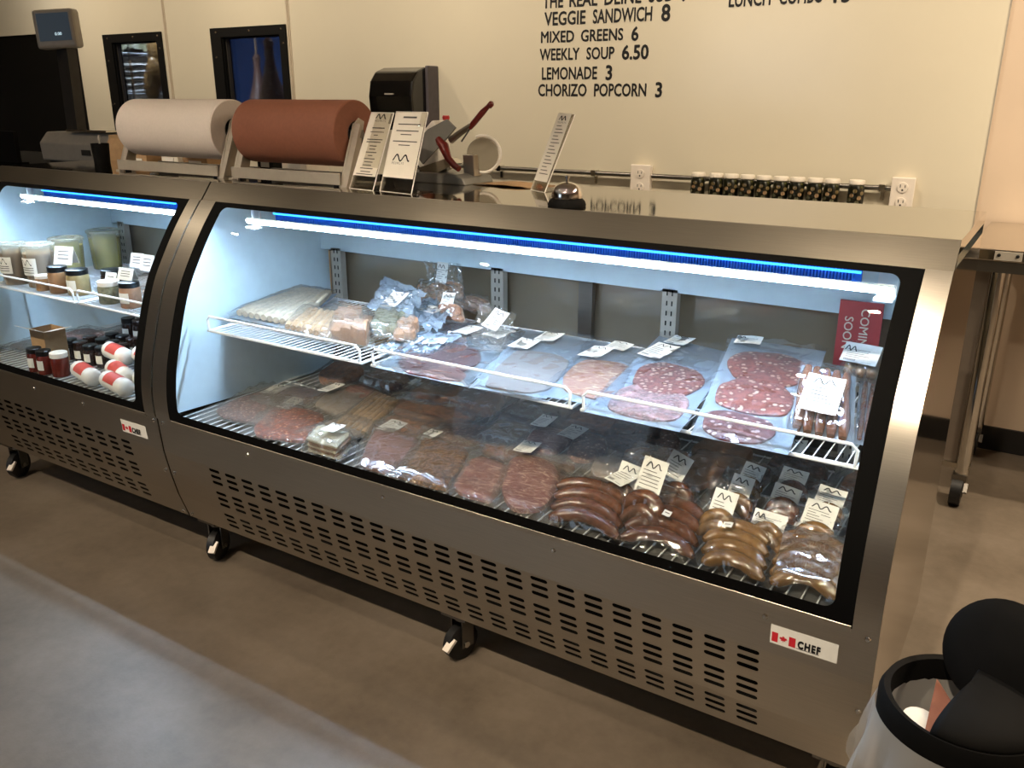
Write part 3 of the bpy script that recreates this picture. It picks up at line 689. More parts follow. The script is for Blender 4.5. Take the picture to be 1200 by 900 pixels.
PACKS = [
 ('stick_pack', [(-2.14, 1.718, 0.812), (-1.846, 1.712, 0.812), (-2.029, 2.086, 0.83), (-2.155, 2.082, 0.83)], 'milky', 0.018, [('sticks', 'stick_pale', 0.06, 0.94, 0.05, 0.9, 9)], [], 'bag of pale dried sticks nearest the lit end wall', 'packs on the upper wire shelf'),
 ('stick_pack', [(-1.889, 1.696, 0.812), (-1.656, 1.681, 0.812), (-1.785, 1.899, 0.822), (-2.0, 1.894, 0.822)], 'clear', 0.016, [('sticks', 'stick_tan', 0.08, 0.92, 0.05, 0.9, 8)], [], 'bag of thin tan sticks beside the pale stick bag', 'packs on the upper wire shelf'),
 ('dried_meat_pack', [(-1.705, 1.67, 0.812), (-1.519, 1.668, 0.812), (-1.701, 1.929, 0.822), (-1.924, 1.971, 0.822)], 'clear', 0.05, [('blocks', 'dry_block', 0.2, 0.9, 0.1, 0.75, 3)], [], 'clear pack of stacked brown dried blocks at the end of the short shelf', 'packs on the upper wire shelf'),
 ('herb_pack', [(-1.596, 1.749, 0.83), (-1.473, 1.743, 0.83), (-1.581, 1.921, 0.84), (-1.728, 1.954, 0.84)], 'clear', 0.03, [('lump', 'herb_green', 0.1, 0.9, 0.1, 0.9, 0)], [], 'clear pack with green herb crust beside the dried blocks', 'packs on the upper wire shelf'),
 ('labelled_pouch', [(-1.727, 1.906, 0.85), (-1.547, 1.872, 0.85), (-1.543, 1.958, 0.91), (-1.789, 2.066, 0.91)], 'milky', 0.014, [], [(0.5, 0.45, 0.085, 0.075, 0.15)], 'glossy pouch with a large white label tilted on the pile', 'packs on the upper wire shelf'),
 ('labelled_pouch', [(-1.563, 1.861, 0.84), (-1.418, 1.841, 0.84), (-1.478, 2.018, 0.865), (-1.623, 2.059, 0.865)], 'milky', 0.014, [], [(0.45, 0.6, 0.07, 0.05, 0.1)], 'crumpled pouch with a curled white label behind the first salami bag', 'packs on the upper wire shelf'),
 ('labelled_pouch', [(-1.492, 1.685, 0.812), (-1.348, 1.702, 0.812), (-1.352, 1.863, 0.825), (-1.504, 1.841, 0.825)], 'milky', 0.012, [], [(0.3, 0.5, 0.06, 0.05, 0), (0.75, 0.6, 0.06, 0.045, 0.2)], 'flat white pouch tucked under the first salami bag', 'packs on the upper wire shelf'),
 ('dried_meat_pack', [(-1.481, 1.717, 0.835), (-1.409, 1.723, 0.835), (-1.477, 1.847, 0.85), (-1.559, 1.864, 0.85)], 'clear', 0.03, [('lump', 'dry_block', 0.15, 0.85, 0.1, 0.9, 0)], [], 'small clear pack of tan dried meat in front of the pouches', 'packs on the upper wire shelf'),
 ('dried_meat_pack', [(-1.681, 2.071, 0.85), (-1.553, 2.071, 0.85), (-1.575, 2.121, 0.908), (-1.69, 2.121, 0.906)], 'clear', 0.02, [('lump', 'dry_block', 0.1, 0.9, 0.1, 0.9, 0)], [], 'brown meat pack leaning against the rear door', 'packs on the upper wire shelf'),
 ('dried_meat_pack', [(-1.639, 2.124, 0.87), (-1.51, 2.107, 0.87), (-1.546, 2.137, 0.968), (-1.679, 2.145, 0.962)], 'clear', 0.012, [('lump', 'dry_block', 0.2, 0.95, 0.0, 0.4, 0)], [(0.45, 0.72, 0.045, 0.07, 0)], 'clear pack with a label standing tallest at the rear door', 'packs on the upper wire shelf'),
 ('dried_meat_pack', [(-1.504, 1.971, 0.84), (-1.405, 1.963, 0.84), (-1.458, 2.013, 0.91), (-1.546, 2.021, 0.908)], 'clear', 0.014, [('lump', 'jerky', 0.1, 0.9, 0.05, 0.5, 0)], [(0.45, 0.65, 0.05, 0.06, 0.1)], 'grey labelled pack leaning in front of the tallest clear pack', 'packs on the upper wire shelf'),
 ('jerky_pack', [(-1.553, 2.143, 0.83), (-1.401, 2.109, 0.83), (-1.453, 2.145, 0.881), (-1.595, 2.145, 0.88)], 'clear', 0.02, [('lump', 'dry_block', 0.05, 0.95, 0.05, 0.9, 0)], [], 'dark brown pack by the middle upright of the rear doors', 'packs on the upper wire shelf'),
 ('labelled_pack', [(-1.341, 1.913, 0.82), (-1.23, 1.901, 0.82), (-1.247, 1.981, 0.878), (-1.365, 1.993, 0.895)], 'clear', 0.01, [], [(0.55, 0.65, 0.055, 0.065, -0.1)], 'clear pack with a wave label behind the pale sliced bag', 'packs on the upper wire shelf'),
 ('sliced_meat_bag', [(-1.407, 1.566, 0.812), (-1.121, 1.566, 0.812), (-1.243, 2.02, 0.82), (-1.532, 2.047, 0.82)], 'milky', 0.008, [('slab', 'salami', 0.1, 0.86, 0.02, 0.58, 2.6), ('slab', 'prosciutto', 0.45, 0.9, -0.02, 0.2, 2.4)], [(0.42, 0.8, 0.055, 0.085, 0), (0.78, 0.86, 0.06, 0.09, 0)], 'flat bag of dark red salami overhanging the shelf edge', 'flat bags of sliced meat on the upper shelf'),
 ('sliced_meat_bag', [(-1.115, 1.566, 0.812), (-0.92, 1.594, 0.812), (-1.044, 2.083, 0.82), (-1.273, 2.069, 0.82)], 'milky', 0.008, [('slab', 'ham_pale', 0.12, 0.95, 0.02, 0.62, 4)], [(0.22, 0.68, 0.06, 0.09, 0), (0.45, 0.86, 0.06, 0.085, 0)], 'flat bag of pale sliced meat next to the dark salami bag', 'flat bags of sliced meat on the upper shelf'),
 ('sliced_meat_bag', [(-0.942, 1.608, 0.812), (-0.759, 1.617, 0.812), (-0.859, 2.061, 0.82), (-1.052, 2.078, 0.82)], 'milky', 0.009, [('slab', 'bacon', 0.1, 0.95, 0.08, 0.66, 3)], [(0.25, 0.72, 0.06, 0.1, 0), (0.5, 0.9, 0.06, 0.07, 0)], 'flat bag of streaky red and white slices in the shelf middle', 'flat bags of sliced meat on the upper shelf'),
 ('sliced_meat_bag', [(-0.809, 1.566, 0.812), (-0.586, 1.566, 0.812), (-0.64, 2.072, 0.845), (-0.874, 2.127, 0.845)], 'milky', 0.008, [('slab', 'mortadella', 0.14, 0.92, 0.03, 0.4, 2.6), ('slab', 'chorizo', 0.14, 0.9, 0.3, 0.68, 2.3)], [(0.2, 0.76, 0.065, 0.11, 0), (0.32, 0.95, 0.06, 0.07, 0)], 'flat bag of pink flecked sausage slices with a long label', 'flat bags of sliced meat on the upper shelf'),
 ('sliced_meat_bag', [(-0.562, 1.566, 0.812), (-0.365, 1.566, 0.812), (-0.422, 2.078, 0.885), (-0.654, 2.076, 0.885)], 'milky', 0.009, [('slab', 'chorizo', 0.08, 0.9, 0.52, 0.88, 2.3), ('slab', 'chorizo', 0.08, 0.88, 0.25, 0.56, 2.6), ('slab', 'salami', 0.06, 0.8, -0.02, 0.24, 2.6)], [(0.2, 0.95, 0.065, 0.05, 0.1)], 'large flat bag of bright salami rounds beside the wiener pack', 'flat bags of sliced meat on the upper shelf'),
 ('wiener_pack', [(-0.398, 1.68, 0.812), (-0.269, 1.687, 0.812), (-0.309, 1.847, 0.904), (-0.42, 1.84, 0.913)], 'milky', 0.03, [('sticks', 'casing_wiener', 0.04, 0.92, 0.02, 0.95, 5)], [(0.46, 0.42, 0.075, 0.1, 0)], 'upright pack of six straight wieners with a wave label', 'packs on the upper wire shelf'),
 ('wiener_pack', [(-0.376, 2.035, 0.84), (-0.288, 2.032, 0.84), (-0.281, 2.071, 0.905), (-0.367, 2.102, 0.905)], 'clear', 0.03, [('sticks', 'casing_tan', 0.05, 0.95, 0.05, 0.95, 3)], [(0.5, 0.55, 0.085, 0.05, 0)], 'pack of tan sausages below the red notice', 'packs on the upper wire shelf'),
 ('sausage_pack', [(-0.271, 1.696, 0.812), (-0.239, 1.696, 0.812), (-0.29, 2.051, 0.83), (-0.335, 2.067, 0.83)], 'milky', 0.03, [('sticks', 'casing_wiener', 0.1, 0.9, 0.05, 0.95, 2)], [], 'narrow film pack squeezed between the wieners and end wall', 'packs on the upper wire shelf'),
 ('sliced_meat_bag', [(-2.097, 1.556, 0.542), (-1.835, 1.582, 0.542), (-2.01, 1.869, 0.55), (-2.155, 1.836, 0.55)], 'clear', 0.014, [('slab', 'salami_grey', 0.04, 0.96, 0.02, 0.76, 3.2)], [(0.5, 0.86, 0.06, 0.085, 0)], 'flat bag of grey-brown salami in the corner by the end wall', 'packs on the lower deck'),
 ('sliced_meat_bag', [(-1.873, 1.515, 0.542), (-1.642, 1.554, 0.542), (-1.802, 1.809, 0.55), (-2.008, 1.771, 0.55)], 'clear', 0.014, [('slab', 'salami_orange', 0.04, 0.96, 0.02, 0.8, 4)], [(0.3, 0.86, 0.045, 0.09, 0)], 'bag of orange-red salami second from the end wall', 'packs on the lower deck'),
 ('sliced_meat_bag', [(-1.873, 1.734, 0.548), (-1.655, 1.72, 0.548), (-1.724, 1.978, 0.56), (-1.955, 1.996, 0.56)], 'clear', 0.016, [('slab', 'ham_pale', 0.1, 0.9, 0.1, 0.8, 2.6), ('slab', 'prosciutto', 0.3, 0.95, 0.6, 0.98, 2.6)], [(0.2, 0.55, 0.045, 0.08, 0)], 'bag of pale pink slices behind the orange-red salami', 'packs on the lower deck'),
 ('stick_pack', [(-1.698, 1.685, 0.545), (-1.556, 1.682, 0.545), (-1.638, 1.951, 0.556), (-1.775, 1.979, 0.556)], 'clear', 0.02, [('sticks', 'stick_tan', 0.06, 0.94, 0.03, 0.92, 6)], [], 'pack of parallel tan meat sticks on the lower deck', 'packs on the lower deck'),
 ('cheese_stack_pack', [(-1.639, 1.515, 0.545), (-1.501, 1.515, 0.545), (-1.531, 1.619, 0.552), (-1.685, 1.625, 0.552)], 'clear', 0.04, [('layers', 'cheese', 0.08, 0.92, 0.08, 0.92, 5)], [(0.6, 0.6, 0.05, 0.05, 0)], 'small stack of white layered slices at the glass', 'packs on the lower deck'),
 ('sliced_meat_bag', [(-1.449, 1.515, 0.542), (-1.276, 1.515, 0.542), (-1.414, 1.799, 0.552), (-1.617, 1.782, 0.552)], 'clear', 0.018, [('slab', 'ham_pink', 0.06, 0.96, 0.03, 0.78, 5)], [(0.35, 0.9, 0.06, 0.08, 0)], 'pale pink ham pack at the glass beside the brown loaf slices', 'packs on the lower deck'),
 ('sliced_meat_bag', [(-1.333, 1.515, 0.542), (-1.147, 1.515, 0.542), (-1.228, 1.777, 0.552), (-1.433, 1.787, 0.552)], 'clear', 0.022, [('slab', 'pate', 0.06, 0.94, 0.03, 0.84, 8)], [(0.15, 0.93, 0.045, 0.07, 0)], 'rectangular pack of brown grainy loaf slices at the glass', 'packs on the lower deck'),
 ('sliced_meat_bag', [(-1.152, 1.515, 0.542), (-1.013, 1.515, 0.542), (-1.078, 1.731, 0.552), (-1.239, 1.749, 0.552)], 'clear', 0.016, [('slab', 'prosciutto', 0.05, 0.95, 0.05, 0.92, 4)], [], 'pack of rippled dark pink ham slices beside the loaf slices', 'packs on the lower deck'),
 ('steak_pack', [(-1.035, 1.515, 0.542), (-0.849, 1.515, 0.542), (-0.978, 1.826, 0.56), (-1.163, 1.832, 0.56)], 'clear', 0.022, [('slab', 'steak', 0.08, 0.92, 0.06, 0.88, 2.3)], [(0.34, 0.83, 0.055, 0.07, 0.1)], 'oval marbled red meat pack with a label on top', 'packs on the lower deck'),
 ('dark_meat_pack', [(-1.304, 1.923, 0.55), (-1.115, 1.936, 0.55), (-1.133, 2.087, 0.57), (-1.346, 2.13, 0.57)], 'clear', 0.03, [('slab', 'dark_meat', 0.06, 0.95, 0.05, 0.75, 3)], [(0.25, 0.92, 0.05, 0.06, 0)], 'pack of glistening dark dried meat under the shelf edge', 'packs on the lower deck'),
 ('steak_pack', [(-1.137, 1.792, 0.565), (-1.003, 1.797, 0.565), (-1.006, 1.993, 0.585), (-1.16, 2.022, 0.585)], 'clear', 0.02, [('slab', 'steak', 0.1, 0.95, 0.05, 0.7, 2.6)], [(0.25, 0.6, 0.05, 0.075, 0.1)], 'red meat pack with a label just behind the oval steak pack', 'packs on the lower deck'),
 ('steak_pack', [(-1.024, 1.745, 0.56), (-0.891, 1.756, 0.56), (-0.907, 1.953, 0.58), (-1.072, 1.966, 0.58)], 'clear', 0.02, [('slab', 'salami_grey', 0.3, 0.95, 0.3, 0.95, 2.6)], [(0.3, 0.72, 0.055, 0.075, -0.1)], 'greyish pack with a wave label touching the oval steak pack', 'packs on the lower deck'),
 ('jerky_pack', [(-1.635, 1.809, 0.545), (-1.344, 1.865, 0.545), (-1.374, 2.124, 0.555), (-1.704, 2.111, 0.555)], 'clear', 0.022, [('slab', 'jerky', 0.05, 0.95, 0.08, 0.9, 4)], [(0.1, 0.8, 0.06, 0.05, 0)], 'wide pack of dull brown jerky sheets behind the ham packs', 'packs on the lower deck'),
 ('jerky_pack', [(-1.659, 1.91, 0.57), (-1.366, 1.989, 0.57), (-1.379, 2.145, 0.58), (-1.661, 2.113, 0.58)], 'clear', 0.02, [('slab', 'jerky', 0.1, 0.9, 0.1, 0.8, 4)], [], 'second wide pack of brown jerky stacked further back', 'packs on the lower deck'),
 ('jerky_pack', [(-1.285, 1.811, 0.545), (-1.142, 1.817, 0.545), (-1.115, 1.936, 0.56), (-1.282, 1.972, 0.56)], 'clear', 0.02, [('slab', 'jerky_dark', 0.05, 0.95, 0.1, 0.95, 4)], [], 'blackish jerky pack behind the rippled ham slices', 'packs on the lower deck'),
 ('sliced_meat_bag', [(-1.951, 1.864, 0.545), (-1.754, 1.913, 0.545), (-1.857, 2.144, 0.555), (-2.063, 2.128, 0.555)], 'clear', 0.014, [('slab', 'ham_pale', 0.1, 0.9, 0.1, 0.7, 3)], [(0.3, 0.75, 0.06, 0.06, 0)], 'faint film pack below the gap between the shelves', 'packs on the lower deck'),
 ('jerky_pack', [(-0.952, 1.953, 0.56), (-0.797, 1.942, 0.56), (-0.819, 2.083, 0.58), (-0.968, 2.079, 0.58)], 'clear', 0.028, [('lump', 'dark_meat', 0.05, 0.95, 0.05, 0.9, 0)], [], 'pack of dark brown nuggets under the shelf rail', 'packs on the lower deck'),
 ('jerky_pack', [(-1.168, 2.027, 0.55), (-1.005, 2.036, 0.55), (-1.023, 2.145, 0.56), (-1.188, 2.145, 0.56)], 'clear', 0.028, [('lump', 'jerky', 0.05, 0.95, 0.05, 0.9, 0)], [], 'pack of brown dried pieces behind the labelled red meat', 'packs on the lower deck'),
 ('sliced_meat_bag', [(-0.901, 1.738, 0.56), (-0.771, 1.751, 0.56), (-0.81, 1.947, 0.575), (-0.951, 1.939, 0.575)], 'clear', 0.018, [('slab', 'ham_pale', 0.1, 0.9, 0.1, 0.6, 3)], [], 'clear pack of pale slices between the steak and leaning labels', 'packs on the lower deck'),
 ('sausage_pack', [(-0.868, 1.515, 0.542), (-0.681, 1.515, 0.542), (-0.743, 1.698, 0.575), (-0.932, 1.679, 0.575)], 'clear', 0.03, [('saus', 'casing_brown', 0.03, 0.97, 0.02, 0.95, 4)], [(0.93, 0.98, 0.05, 0.075, -0.5)], 'pack of curved reddish-brown sausages first from the steak pack', 'front row of sausage packs'),
 ('sausage_pack', [(-0.689, 1.515, 0.542), (-0.517, 1.523, 0.542), (-0.553, 1.716, 0.575), (-0.737, 1.713, 0.575)], 'clear', 0.03, [('saus', 'casing_dark', 0.03, 0.97, 0.02, 0.95, 4)], [(0.55, 0.42, 0.018, 0.02, 0)], 'pack of dark brown curved sausages with a tiny white tag', 'front row of sausage packs'),
 ('sausage_pack', [(-0.503, 1.515, 0.542), (-0.369, 1.515, 0.542), (-0.403, 1.68, 0.575), (-0.555, 1.666, 0.575)], 'clear', 0.03, [('saus', 'casing_tan', 0.03, 0.97, 0.02, 0.95, 4)], [(0.38, 0.62, 0.02, 0.018, 0)], 'pack of four tan curved sausages with a small white tag', 'front row of sausage packs'),
 ('sausage_pack', [(-0.365, 1.515, 0.542), (-0.228, 1.526, 0.542), (-0.246, 1.707, 0.585), (-0.395, 1.699, 0.585)], 'clear', 0.03, [('saus', 'casing_tan', 0.03, 0.97, 0.02, 0.9, 5)], [(0.45, 0.97, 0.08, 0.05, 0)], 'pack of tan curved sausages in the glass corner under a label', 'front row of sausage packs'),
 ('sausage_pack', [(-0.723, 1.601, 0.552), (-0.625, 1.606, 0.552), (-0.615, 1.676, 0.691), (-0.733, 1.671, 0.697)], 'clear', 0.02, [('saus', 'casing_dark', 0.05, 0.95, 0.02, 0.45, 2)], [(0.5, 0.72, 0.06, 0.085, -0.1)], 'rusty sausage pack leaning behind the dark brown sausages with the largest label', 'labelled packs leaning behind the sausages'),
 ('sausage_pack', [(-0.808, 1.65, 0.542), (-0.718, 1.656, 0.542), (-0.708, 1.726, 0.661), (-0.811, 1.72, 0.661)], 'clear', 0.02, [('saus', 'casing_brown', 0.05, 0.95, 0.02, 0.45, 2)], [(0.6, 0.6, 0.055, 0.075, -0.15)], 'leaning pack with a label half hidden by the largest label', 'labelled packs leaning behind the sausages'),
 ('sausage_pack', [(-0.677, 1.689, 0.557), (-0.588, 1.695, 0.557), (-0.595, 1.765, 0.673), (-0.685, 1.759, 0.68)], 'clear', 0.02, [('saus', 'casing_dark', 0.05, 0.95, 0.02, 0.45, 2)], [(0.35, 0.75, 0.055, 0.07, -0.3)], 'leaning pack whose label peeks out above the largest label', 'labelled packs leaning behind the sausages'),
 ('sausage_pack', [(-0.554, 1.622, 0.557), (-0.474, 1.629, 0.557), (-0.473, 1.699, 0.662), (-0.548, 1.692, 0.666)], 'clear', 0.02, [('saus', 'casing_tan', 0.05, 0.95, 0.02, 0.45, 2)], [(0.5, 0.55, 0.052, 0.08, -0.1)], 'leaning pack with the frontmost label behind the four tan sausages', 'labelled packs leaning behind the sausages'),
 ('sausage_pack', [(-0.546, 1.719, 0.567), (-0.464, 1.723, 0.567), (-0.467, 1.793, 0.651), (-0.545, 1.789, 0.655)], 'clear', 0.02, [('saus', 'casing_tan', 0.05, 0.95, 0.02, 0.45, 2)], [(0.5, 0.6, 0.05, 0.07, -0.1)], 'leaning pack second behind the four tan sausages', 'labelled packs leaning behind the sausages'),
 ('sausage_pack', [(-0.542, 1.823, 0.577), (-0.473, 1.824, 0.577), (-0.48, 1.894, 0.635), (-0.546, 1.893, 0.638)], 'clear', 0.02, [('saus', 'casing_tan', 0.05, 0.95, 0.02, 0.45, 2)], [(0.5, 0.6, 0.05, 0.06, -0.1)], 'leaning pack furthest back behind the four tan sausages', 'labelled packs leaning behind the sausages'),
 ('sausage_pack', [(-0.444, 1.639, 0.557), (-0.372, 1.642, 0.557), (-0.382, 1.712, 0.64), (-0.452, 1.709, 0.643)], 'clear', 0.02, [('saus', 'casing_tan', 0.05, 0.95, 0.02, 0.45, 2)], [(0.5, 0.55, 0.07, 0.042, -0.05)], 'leaning pack with a wide short label between the tan packs', 'labelled packs leaning behind the sausages'),
 ('sausage_pack', [(-0.444, 1.745, 0.567), (-0.366, 1.748, 0.567), (-0.376, 1.818, 0.66), (-0.451, 1.815, 0.664)], 'clear', 0.02, [('saus', 'casing_brown', 0.05, 0.95, 0.02, 0.45, 2)], [(0.5, 0.55, 0.06, 0.05, -0.1)], 'leaning pack with a label above the wide short label', 'labelled packs leaning behind the sausages'),
 ('sausage_pack', [(-0.452, 1.859, 0.577), (-0.378, 1.864, 0.577), (-0.391, 1.934, 0.633), (-0.458, 1.929, 0.636)], 'clear', 0.02, [('saus', 'casing_brown', 0.05, 0.95, 0.02, 0.45, 2)], [(0.45, 0.6, 0.06, 0.05, -0.1)], 'leaning pack furthest back between the tan packs', 'labelled packs leaning behind the sausages'),
 ('sausage_pack', [(-0.363, 1.67, 0.567), (-0.274, 1.676, 0.567), (-0.279, 1.746, 0.653), (-0.366, 1.74, 0.657)], 'clear', 0.02, [('saus', 'casing_tan', 0.05, 0.95, 0.02, 0.45, 2)], [(0.5, 0.66, 0.065, 0.06, -0.1)], 'leaning pack just behind the corner sausages', 'labelled packs leaning behind the sausages'),
 ('sausage_pack', [(-0.356, 1.768, 0.582), (-0.28, 1.771, 0.582), (-0.283, 1.841, 0.646), (-0.361, 1.838, 0.648)], 'clear', 0.02, [('saus', 'casing_tan', 0.05, 0.95, 0.02, 0.45, 2)], [(0.5, 0.66, 0.06, 0.05, -0.1)], 'leaning pack furthest back behind the corner sausages', 'labelled packs leaning behind the sausages'),
 ('meat_pack', [(-2.08, 1.7, 0.542), (-1.88, 1.69, 0.542), (-1.87, 1.9, 0.548), (-2.07, 1.9, 0.548)], 'clear', 0.016, [('slab', 'salami_grey', 0.05, 0.95, 0.05, 0.95, 4)], [], 'first of the flat packs lying lowest under the others, counted from the lit end wall', 'bottom layer of packs on the lower deck'),
 ('meat_pack', [(-1.9, 1.84, 0.542), (-1.7, 1.83, 0.542), (-1.69, 2.04, 0.548), (-1.89, 2.04, 0.548)], 'clear', 0.016, [('slab', 'jerky', 0.05, 0.95, 0.05, 0.95, 4)], [], 'second of the flat packs lying lowest under the others, counted from the lit end wall', 'bottom layer of packs on the lower deck'),
 ('meat_pack', [(-1.74, 1.6, 0.542), (-1.58, 1.59, 0.542), (-1.57, 1.78, 0.548), (-1.73, 1.78, 0.548)], 'clear', 0.016, [('slab', 'ham_pale', 0.05, 0.95, 0.05, 0.95, 4)], [], 'third of the flat packs lying lowest under the others, counted from the lit end wall', 'bottom layer of packs on the lower deck'),
 ('meat_pack', [(-1.62, 1.7, 0.542), (-1.42, 1.69, 0.542), (-1.41, 1.9, 0.548), (-1.61, 1.9, 0.548)], 'clear', 0.016, [('slab', 'jerky', 0.05, 0.95, 0.05, 0.95, 4)], [], 'fourth of the flat packs lying lowest under the others, counted from the lit end wall', 'bottom layer of packs on the lower deck'),
 ('meat_pack', [(-1.44, 1.76, 0.542), (-1.24, 1.75, 0.542), (-1.23, 1.92, 0.548), (-1.43, 1.92, 0.548)], 'clear', 0.016, [('slab', 'salami_grey', 0.05, 0.95, 0.05, 0.95, 4)], [], 'fifth of the flat packs lying lowest under the others, counted from the lit end wall', 'bottom layer of packs on the lower deck'),
 ('meat_pack', [(-1.26, 1.76, 0.542), (-1.06, 1.75, 0.542), (-1.05, 1.94, 0.548), (-1.25, 1.94, 0.548)], 'clear', 0.016, [('slab', 'jerky', 0.05, 0.95, 0.05, 0.95, 4)], [], 'sixth of the flat packs lying lowest under the others, counted from the lit end wall', 'bottom layer of packs on the lower deck'),
 ('meat_pack', [(-1.09, 1.66, 0.542), (-0.95, 1.65, 0.542), (-0.94, 1.84, 0.548), (-1.08, 1.84, 0.548)], 'clear', 0.016, [('slab', 'steak', 0.05, 0.95, 0.05, 0.95, 4)], [], 'seventh of the flat packs lying lowest under the others, counted from the lit end wall', 'bottom layer of packs on the lower deck'),
 ('meat_pack', [(-0.9, 1.66, 0.542), (-0.72, 1.65, 0.542), (-0.71, 1.86, 0.548), (-0.89, 1.86, 0.548)], 'clear', 0.016, [('slab', 'jerky', 0.05, 0.95, 0.05, 0.95, 4)], [], 'eighth of the flat packs lying lowest under the others, counted from the lit end wall', 'bottom layer of packs on the lower deck'),
 ('meat_pack', [(-2.06, 1.96, 0.545), (-1.89, 1.95, 0.545), (-1.885, 2.14, 0.59), (-2.055, 2.14, 0.59)], 'clear', 0.03, [('slab', 'jerky', 0.06, 0.94, 0.06, 0.7, 3.2)], [(0.4, 0.72, 0.05, 0.06, -0.1)], 'first brown meat pack from the lit end wall in the rear row of the deck', 'rear row of packs on the lower deck'),
 ('meat_pack', [(-1.87, 1.98, 0.557), (-1.7, 1.97, 0.557), (-1.695, 2.14, 0.59), (-1.865, 2.14, 0.59)], 'clear', 0.03, [('slab', 'salami_grey', 0.06, 0.94, 0.06, 0.7, 3.2)], [(0.4, 0.72, 0.05, 0.06, 0.0)], 'second brown meat pack from the lit end wall in the rear row of the deck', 'rear row of packs on the lower deck'),
 ('meat_pack', [(-1.68, 2.0, 0.545), (-1.51, 1.99, 0.545), (-1.505, 2.14, 0.59), (-1.675, 2.14, 0.59)], 'clear', 0.03, [('slab', 'dry_block', 0.06, 0.94, 0.06, 0.7, 3.2)], [(0.4, 0.72, 0.05, 0.06, 0.1)], 'third brown meat pack from the lit end wall in the rear row of the deck', 'rear row of packs on the lower deck'),
 ('meat_pack', [(-1.49, 1.96, 0.557), (-1.32, 1.95, 0.557), (-1.315, 2.14, 0.59), (-1.485, 2.14, 0.59)], 'clear', 0.03, [('slab', 'jerky', 0.06, 0.94, 0.06, 0.7, 3.2)], [(0.4, 0.72, 0.05, 0.06, -0.1)], 'fourth brown meat pack from the lit end wall in the rear row of the deck', 'rear row of packs on the lower deck'),
 ('meat_pack', [(-1.3, 1.98, 0.545), (-1.13, 1.97, 0.545), (-1.125, 2.14, 0.59), (-1.295, 2.14, 0.59)], 'clear', 0.03, [('slab', 'dark_meat', 0.06, 0.94, 0.06, 0.7, 3.2)], [(0.4, 0.72, 0.05, 0.06, 0.0)], 'fifth brown meat pack from the lit end wall in the rear row of the deck', 'rear row of packs on the lower deck'),
 ('meat_pack', [(-1.11, 2.0, 0.557), (-0.94, 1.99, 0.557), (-0.935, 2.14, 0.59), (-1.105, 2.14, 0.59)], 'clear', 0.03, [('slab', 'jerky', 0.06, 0.94, 0.06, 0.7, 3.2)], [(0.4, 0.72, 0.05, 0.06, 0.1)], 'sixth brown meat pack from the lit end wall in the rear row of the deck', 'rear row of packs on the lower deck'),
 ('meat_pack', [(-0.92, 1.96, 0.545), (-0.75, 1.95, 0.545), (-0.745, 2.14, 0.59), (-0.915, 2.14, 0.59)], 'clear', 0.03, [('slab', 'salami_grey', 0.06, 0.94, 0.06, 0.7, 3.2)], [(0.4, 0.72, 0.05, 0.06, -0.1)], 'seventh brown meat pack from the lit end wall in the rear row of the deck', 'rear row of packs on the lower deck'),
 ('meat_pack', [(-0.73, 1.98, 0.557), (-0.56, 1.97, 0.557), (-0.555, 2.14, 0.59), (-0.725, 2.14, 0.59)], 'clear', 0.03, [('slab', 'dry_block', 0.06, 0.94, 0.06, 0.7, 3.2)], [(0.4, 0.72, 0.05, 0.06, 0.0)], 'eighth brown meat pack from the lit end wall in the rear row of the deck', 'rear row of packs on the lower deck'),
 ('meat_pack', [(-0.54, 2.0, 0.545), (-0.37, 1.99, 0.545), (-0.365, 2.14, 0.59), (-0.535, 2.14, 0.59)], 'clear', 0.03, [('slab', 'dark_meat', 0.06, 0.94, 0.06, 0.7, 3.2)], [(0.4, 0.72, 0.05, 0.06, 0.1)], 'ninth brown meat pack from the lit end wall in the rear row of the deck', 'rear row of packs on the lower deck'),
 ('meat_pack', [(-0.35, 1.96, 0.557), (-0.18, 1.95, 0.557), (-0.175, 2.14, 0.59), (-0.345, 2.14, 0.59)], 'clear', 0.03, [('slab', 'jerky', 0.06, 0.94, 0.06, 0.7, 3.2)], [(0.4, 0.72, 0.05, 0.06, -0.1)], 'tenth brown meat pack from the lit end wall in the rear row of the deck', 'rear row of packs on the lower deck'),
 ('meat_pack', [(-0.86, 1.8, 0.55), (-0.69, 1.8, 0.55), (-0.69, 1.97, 0.575), (-0.86, 1.97, 0.575)], 'clear', 0.028, [('lump', 'jerky', 0.06, 0.94, 0.06, 0.94, 0)], [], 'brown dried meat pack behind the reddish-brown sausages', 'rear row of packs on the lower deck'),
 ('meat_pack', [(-0.7, 1.84, 0.55), (-0.55, 1.84, 0.55), (-0.55, 2.01, 0.575), (-0.7, 2.01, 0.575)], 'clear', 0.028, [('lump', 'dry_block', 0.06, 0.94, 0.06, 0.94, 0)], [], 'tan dried meat pack behind the largest label', 'rear row of packs on the lower deck'),
 ('meat_pack', [(-0.6, 1.8, 0.55), (-0.49, 1.8, 0.55), (-0.49, 2.0, 0.575), (-0.6, 2.0, 0.575)], 'clear', 0.028, [('lump', 'dark_meat', 0.06, 0.94, 0.06, 0.94, 0)], [], 'dark round pieces packed behind the dark brown sausages', 'rear row of packs on the lower deck'),
]
